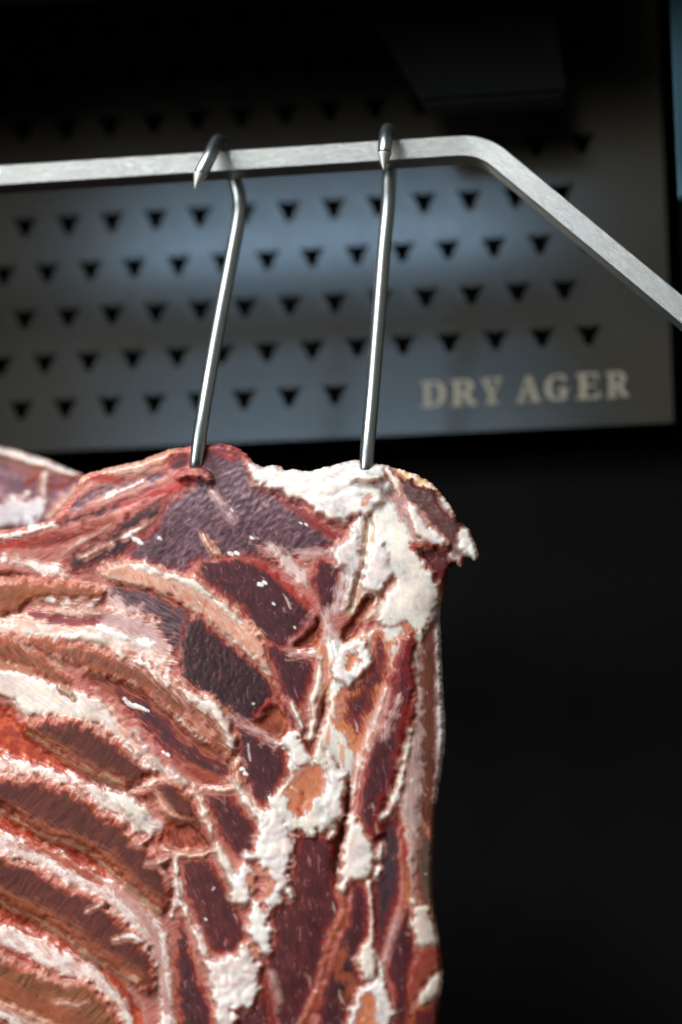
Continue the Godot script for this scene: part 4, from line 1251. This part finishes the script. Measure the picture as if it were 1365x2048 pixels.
	# the ridge of fat round the right hook
	shape("fat_ridge", "fat", 10, [498, 924, 522, 930, 545, 926, 570, 938, 595, 932, 640, 936, 690, 918, 740, 922, 774, 924, 794, 960, 788, 988, 767, 1004, 742, 1022, 722, 1032, 700, 1032, 690, 1048, 668, 1042, 640, 1027, 618, 1005, 580, 992, 545, 977, 508, 967, 501, 945], {"h": 9.0, "bulge": 5.0, "round": 24.0, "lump": 2.6, "wob": 4.0})
	strand("fat_lump", "fat", [718, 975, 17, 742, 978, 19, 752, 1000, 12], {"h": 14.0, "lump": 2.0})
	strand("fat_lump", "fat", [640, 980, 12, 670, 970, 15, 700, 965, 10], {"h": 13.0, "lump": 1.5, "round": 20.0})
	strand("orange_spot", "orange", [728, 1002, 3, 738, 994, 3], {"h": 14.0, "op": 0.6})
	# maroon crust that folds away to the right
	shape("tan_rim", "cream", 25, [780, 930, 826, 942, 864, 960, 884, 982, 874, 992, 833, 977, 796, 958], {"a": lin([214, 176, 134]), "b": lin([230, 200, 164]), "h": -4.0, "rag": 3.0})
	shape("crust_fold", "crust", 35, [768, 930, 784, 943, 805, 956, 837, 972, 878, 990, 888, 1020, 919, 1045, 932, 1062, 916, 1104, 886, 1098, 853, 1056, 837, 1027, 813, 1011, 792, 987, 778, 961], {"h": 5.0})
	strand("fat_flap", "fat", [884, 996, 5, 896, 1010, 8, 906, 1024, 5], {"h": -2.0, "lump": 0.8, "wob": 4.0})
	shape("film_fold", "film", 60, [770, 985, 800, 985, 820, 1012, 832, 1045, 846, 1075, 830, 1080, 812, 1046, 790, 1010], {"a": lin([150, 104, 104]), "b": lin([184, 140, 134]), "h": 4.0, "rag": 5.0, "feather": 5.0})
	shape("fat_flap", "fat", 55, [817, 1008, 837, 1019, 855, 1049, 875, 1064, 893, 1090, 878, 1100, 845, 1080, 832, 1074, 823, 1041], {"h": 8.0, "lump": 1.2, "wob": 4.0})
	strand("red_edge", "red", [824, 1092, 5, 848, 1088, 6, 872, 1096, 5], {"a": lin([150, 74, 56]), "h": 5.0})
	strand("fat_edge", "fat_smooth", [776, 935, 6, 790, 962, 7, 800, 985, 5], {"h": 8.0})
	shape("crust_side", "muscle_dark", 75, [836, 1102, 872, 1100, 908, 1106, 898, 1158, 888, 1186, 878, 1160, 858, 1136], {"crack": 0.0, "h": -8.0, "a": lin([84, 40, 40]), "b": lin([104, 56, 54])})
	shape("fat_knob", "fat", 60, [922, 1058, 946, 1058, 948, 1080, 964, 1106, 954, 1130, 938, 1116, 916, 1104, 913, 1084], {"h": 4.0, "lump": 2.4, "wob": 4.0})
	shape("fat_knob", "film", 70, [905, 1106, 930, 1112, 927, 1144, 904, 1126], {"h": -6.0, "a": lin([170, 140, 138])})
	# right flank: strips running down
	shape("flank_strip", "side", 88, [850, 1262, 885, 1225, 896, 1300, 898, 1480, 884, 1600, 880, 1700, 878, 1840, 836, 1820, 836, 1650, 840, 1530, 836, 1347], {"h": 0.0})
	shape("flank_fat", "film", 88, [848, 1285, 838, 1347, 845, 1383, 842, 1456, 846, 1566, 838, 1657, 835, 1695, 824, 1767, 822, 1800, 812, 1770, 806, 1693, 802, 1642, 805, 1603, 813, 1530, 820, 1475, 827, 1420, 826, 1328], {"a": lin([206, 184, 174]), "b": lin([170, 130, 120]), "along": 90.0, "rag": 6.0, "feather": 4.0, "h": 1.5})
	strand("flank_rim", "fat_smooth", [880, 1225, 8, 882, 1310, 8, 885, 1400, 10, 886, 1480, 11, 882, 1535, 8, 874, 1600, 3], {"h": 0.0, "rag": 3.0, "a": lin([224, 222, 220]), "b": lin([206, 204, 204]), "patch": 0.1, "rim": 0.0})
	strand("red_piece", "red", [850, 1650, 5, 862, 1662, 9, 860, 1685, 7], {"a": lin([170, 90, 72]), "b": lin([206, 140, 116]), "h": 1.0})
	shape("flank_strip", "side", 84, [842, 1668, 870, 1690, 874, 1830, 853, 1816, 836, 1711], {"a": lin([96, 70, 58]), "b": lin([130, 104, 88]), "h": 0.5})
	# the narrow muscles right of the gap
	shape("muscle_column", "muscle", 82, [762, 1645, 782, 1632, 800, 1622, 808, 1693, 808, 1767, 784, 1840, 774, 1895, 757, 1926, 740, 1821, 748, 1730], {"h": -2.0, "rim": 0.3, "a": lin([46, 32, 38]), "b": lin([82, 62, 68])})
	strand("red_edge", "red", [802, 1660, 4, 808, 1730, 7, 812, 1790, 9, 806, 1830, 7, 790, 1880, 5], {"a": lin([148, 62, 46]), "b": lin([176, 96, 76]), "h": 0.0})
	strand("red_edge", "orange", [812, 1770, 4, 822, 1820, 7, 834, 1880, 8], {"a": lin([166, 80, 50])})
	shape("muscle_ridge", "muscle", 80, [790, 1312, 812, 1270, 829, 1264, 827, 1310, 827, 1383, 826, 1438, 811, 1493, 789, 1581, 771, 1605, 767, 1650, 762, 1666, 747, 1688, 727, 1670, 713, 1637, 716, 1566, 727, 1511, 749, 1456, 771, 1405, 782, 1354], {"h": 4.0, "bulge": 5.0, "round": 24.0, "rim": 0.95, "rimw": 13.0, "e": lin([128, 36, 34]), "crack": 0.9, "along": 60.0})
	strand("pale_film", "film", [800, 1390, 3, 788, 1420, 5, 776, 1455, 5, 768, 1480, 3], {"a": lin([176, 120, 120]), "h": 8.0})
	strand("fat_edge", "fat_smooth", [822, 1462, 5, 812, 1515, 8, 800, 1572, 9, 782, 1618, 9, 768, 1636, 6], {"h": 5.0, "rag": 4.0, "patch": 0.1})
	strand("fat_edge", "cream", [772, 1380, 4, 762, 1420, 6, 745, 1464, 6, 722, 1515, 6, 711, 1566, 6, 705, 1612, 7], {"h": 4.0, "rag": 5.0})
	shape("fat_wedge", "fat", 85, [702, 1620, 716, 1640, 728, 1672, 749, 1692, 746, 1730, 734, 1760, 706, 1765, 696, 1782, 684, 1794, 679, 1776, 688, 1712, 694, 1660], {"h": 5.0, "lump": 1.4, "b": lin([238, 222, 212]), "wob": 4.0})
	strand("fat_lump", "fat", [763, 1690, 6, 762, 1706, 7, 760, 1718, 4], {"h": 3.0, "lump": 0.8})
	strand("fat_lump", "fat", [760, 1740, 6, 756, 1750, 6], {"h": 3.0, "lump": 0.8})
	shape("muscle_band", "muscle", 82, [697, 1768, 732, 1763, 740, 1810, 737, 1876, 717, 1915, 729, 1972, 704, 2010, 684, 2110, 620, 2110, 641, 1986, 657, 1931, 686, 1862, 699, 1825], {"h": 1.5, "along": 60.0, "rim": 0.5})
	strand("orange_bed", "orange", [690, 1900, 8, 668, 1945, 12, 712, 1960, 12, 690, 2000, 8], {"op": 0.65, "rag": 12.0, "a": lin([138, 66, 40]), "b": lin([166, 92, 56])})
	strand("torn_edge", "membrane", [684, 1792, 4, 692, 1815, 6, 680, 1845, 6, 661, 1880, 6, 651, 1930, 5, 632, 1990, 6, 600, 2060, 6], {"a": lin([140, 62, 36]), "b": lin([168, 88, 54]), "c": lin([112, 44, 32]), "e": lin([150, 70, 44]), "h": 2.0, "bulge": 1.0})
	strand("tendon", "fat_smooth", [738, 1765, 5, 742, 1800, 3, 745, 1845, 3.5, 743, 1885, 4], {"wob": 1.0, "h": 4.0, "rag": 2.0, "feather": 2.0, "soft": 3.0, "a": lin([226, 218, 216])})
	shape("muscle_column", "muscle", 84, [780, 1876, 800, 1832, 818, 1800, 832, 1869, 832, 1906, 822, 1968, 818, 2023, 812, 2110, 776, 2110, 784, 1990, 772, 1931], {"h": 0.5})
	strand("pale_film", "film", [800, 1830, 2, 790, 1855, 4, 780, 1885, 3, 772, 1920, 3], {"a": lin([140, 110, 110]), "rag": 3.0})
	shape("fat_pad", "fat_smooth", 85, [822, 1800, 840, 1808, 856, 1816, 874, 1846, 882, 1893, 860, 1900, 838, 1898, 830, 1854], {"h": 1.5, "rag": 12.0, "feather": 9.0, "a": lin([226, 208, 198])})
	shape("red_piece", "red", 75, [830, 1908, 860, 1895, 890, 1900, 880, 1940, 848, 1970, 826, 2008, 818, 1975], {"a": lin([146, 62, 50]), "b": lin([176, 92, 74]), "h": 1.0, "feather": 7.0})
	shape("fat_pad", "fat_smooth", -60, [874, 1946, 892, 1936, 896, 1972, 880, 1998, 842, 2022, 836, 2012, 845, 1982], {"h": 1.5, "rag": 7.0, "a": lin([222, 202, 194])})
	shape("red_piece", "muscle_red", 80, [826, 2020, 850, 2012, 884, 1996, 884, 2110, 808, 2110, 816, 2050], {"h": 0.5, "a": lin([110, 52, 50])})
	shape("fat_lump", "fat", 80, [739, 1880, 755, 1913, 756, 1957, 733, 1966, 717, 1943, 715, 1924, 725, 1898], {"h": 7.0, "lump": 1.0, "a": lin([240, 220, 204])})
	shape("fat_pad", "fat", 70, [732, 1966, 765, 1955, 778, 1986, 786, 2015, 780, 2110, 688, 2110, 697, 2020, 720, 1990], {"h": 4.0, "lump": 1.8})
	shape("orange_bed", "orange", 85, [739, 1976, 752, 2005, 750, 2110, 704, 2110, 718, 2026], {"h": 4.0, "a": lin([196, 106, 54])})
	strand("fat_strand", "fat", [756, 1915, 3, 762, 1935, 5, 766, 1960, 4], {"h": 3.0, "lump": 0.8})

func paint_flecks():
	# lips of flesh round the two places where the hooks go in
	strand("hook_lip", "stringy", [362, 954, 4, 380, 948, 7, 394, 947, 8, 410, 950, 6, 422, 960, 3], {"h": 15.0, "a": lin([150, 70, 68])})
	strand("fat_lump", "fat", [708, 956, 7, 733, 952, 10, 757, 955, 8], {"h": 27.0, "bulge": 4.0, "lump": 1.2, "round": 9.0, "wob": 5.0})
	var spots := [[262, 1072, 4], [272, 1080, 6], [280, 1085, 4], [462, 1108, 5], [474, 1107, 4], [505, 1076, 4], [522, 1170, 5], [530, 1166, 4], [548, 1208, 3], [602, 1046, 3], [612, 1049, 3], [320, 1077, 3], [590, 1255, 2], [484, 1538, 4], [492, 1548, 4], [328, 1505, 3], [336, 1510, 3]]
	for s in spots:
		strand("fleck", "fleck", [s[0] - s[2] * 0.5, s[1] - 1, s[2] * 0.7, s[0] + s[2] * 0.6, s[1] + 1, s[2] * 0.6], {})
	# frost on the pale zone
	strand("fleck", "fleck", [200, 1255, 5, 222, 1266, 7, 240, 1272, 7, 258, 1278, 4], {"rag": 7.0, "h": 4.5})
	strand("fleck", "fleck", [268, 1286, 6, 284, 1284, 10, 300, 1290, 6], {"rag": 9.0, "h": 4.5})
	var rng := RandomNumberGenerator.new()
	rng.seed = 5
	paint_fibres(rng)
	for i in 22:
		var x := rng.randf_range(400, 870)
		var y := rng.randf_range(1000, 2040)
		var r := rng.randf_range(0.7, 1.7)
		strand("", "fleck", [x, y, r, x + rng.randf_range(-4, 4), y + rng.randf_range(-4, 4), r * 0.7], {"h": 3.0, "rag": 1.5, "op": 0.75})

# fine loose fibres of membrane and fat that lie over everything, along the local grain
func paint_fibres(rng: RandomNumberGenerator):
	var tones := [[238, 214, 200], [222, 176, 158], [150, 58, 50], [104, 46, 42], [196, 112, 80], [240, 226, 220]]
	for i in 130:
		var x := rng.randf_range(-40, 880)
		var y := rng.randf_range(930, 2080)
		var ang := 40.0
		if y < 1160 and x < 420:
			ang = -27.0
		elif x > 400 + (y - 1200) * 0.02 and y > 1180:
			ang = 80.0
		elif x > 420:
			ang = 40.0
		elif rng.randf() < 0.55:
			ang = -54.0
		ang += rng.randfn(0.0, 12.0)
		var dir := Vector2.from_angle(deg_to_rad(ang))
		var side := dir.orthogonal() * rng.randf_range(-5, 5)
		var l := rng.randf_range(9, 34)
		var p := Vector2(x, y)
		var tone: Array = tones[rng.randi() % tones.size()]
		if x < 380 or rng.randf() < 0.4:
			continue
		var c := lin(tone)
		var w := rng.randf_range(0.7, 2.0)
		var q := p + dir * l * 0.5 + side
		var e := p + dir * l
		strand("", "fleck", [p.x, p.y, w * 0.4, q.x, q.y, w, e.x, e.y, w * 0.3], {"a": c, "b": c * 0.85, "c": c, "bulge": 0.35, "op": rng.randf_range(0.2, 0.6), "rag": 1.5, "feather": 1.8, "lump": 0.0})

func build_far_flap(mats: Dictionary):
	var flap := thing("meat_flap", hit(60, 980, -0.09), "out-of-focus white-rimmed piece of meat hanging behind the left end of the cut", "meat")
	begin_relief(-64, 860, 240, 1110)
	set_outline([-90, 872, -40, 882, 0, 892, 48, 904, 110, 924, 140, 939, 172, 952, 235, 985, 235, 1105, -90, 1105], 2.0)
	shape("", "film", -15, [-100, 850, 260, 850, 260, 1120, -100, 1120], {"a": lin([150, 112, 122]), "b": lin([120, 78, 92]), "c": lin([176, 140, 146]), "bulge": 0.0})
	strand("fat_rim", "fat_smooth", [-80, 886, 12, 0, 902, 13, 60, 920, 13, 120, 938, 11, 180, 958, 8], {"h": 5.0, "rim": 0.0})
	strand("red_streak", "stringy", [-60, 915, 5, 10, 928, 6, 70, 945, 6, 130, 960, 5], {"op": 0.7})
	strand("muscle_patch", "muscle", [55, 968, 6, 72, 955, 9, 85, 945, 6], {"a": lin([110, 70, 80])})
	strand("fat_fold", "fat_smooth", [92, 950, 7, 90, 970, 10, 88, 990, 7], {"h": 5.0, "a": lin([232, 218, 220])})
	strand("muscle_patch", "muscle_grey", [105, 975, 6, 140, 965, 8, 165, 958, 6], {})
	shape("fat_white", "fat_smooth", -10, [-90, 1000, -20, 1005, 40, 995, 85, 1000, 95, 1030, 80, 1048, 0, 1060, -90, 1065], {"h": 4.0, "a": lin([244, 240, 242]), "b": lin([226, 216, 220]), "patch": 0.1, "rag": 14.0, "feather": 9.0})
	strand("fat_fold", "membrane", [100, 1035, 8, 125, 1010, 10, 150, 985, 9], {})
	finish_relief(flap, -0.085, -0.11, func(_x, _y): return 0.0, mats, "flap_flesh", 14.0, 9.0)
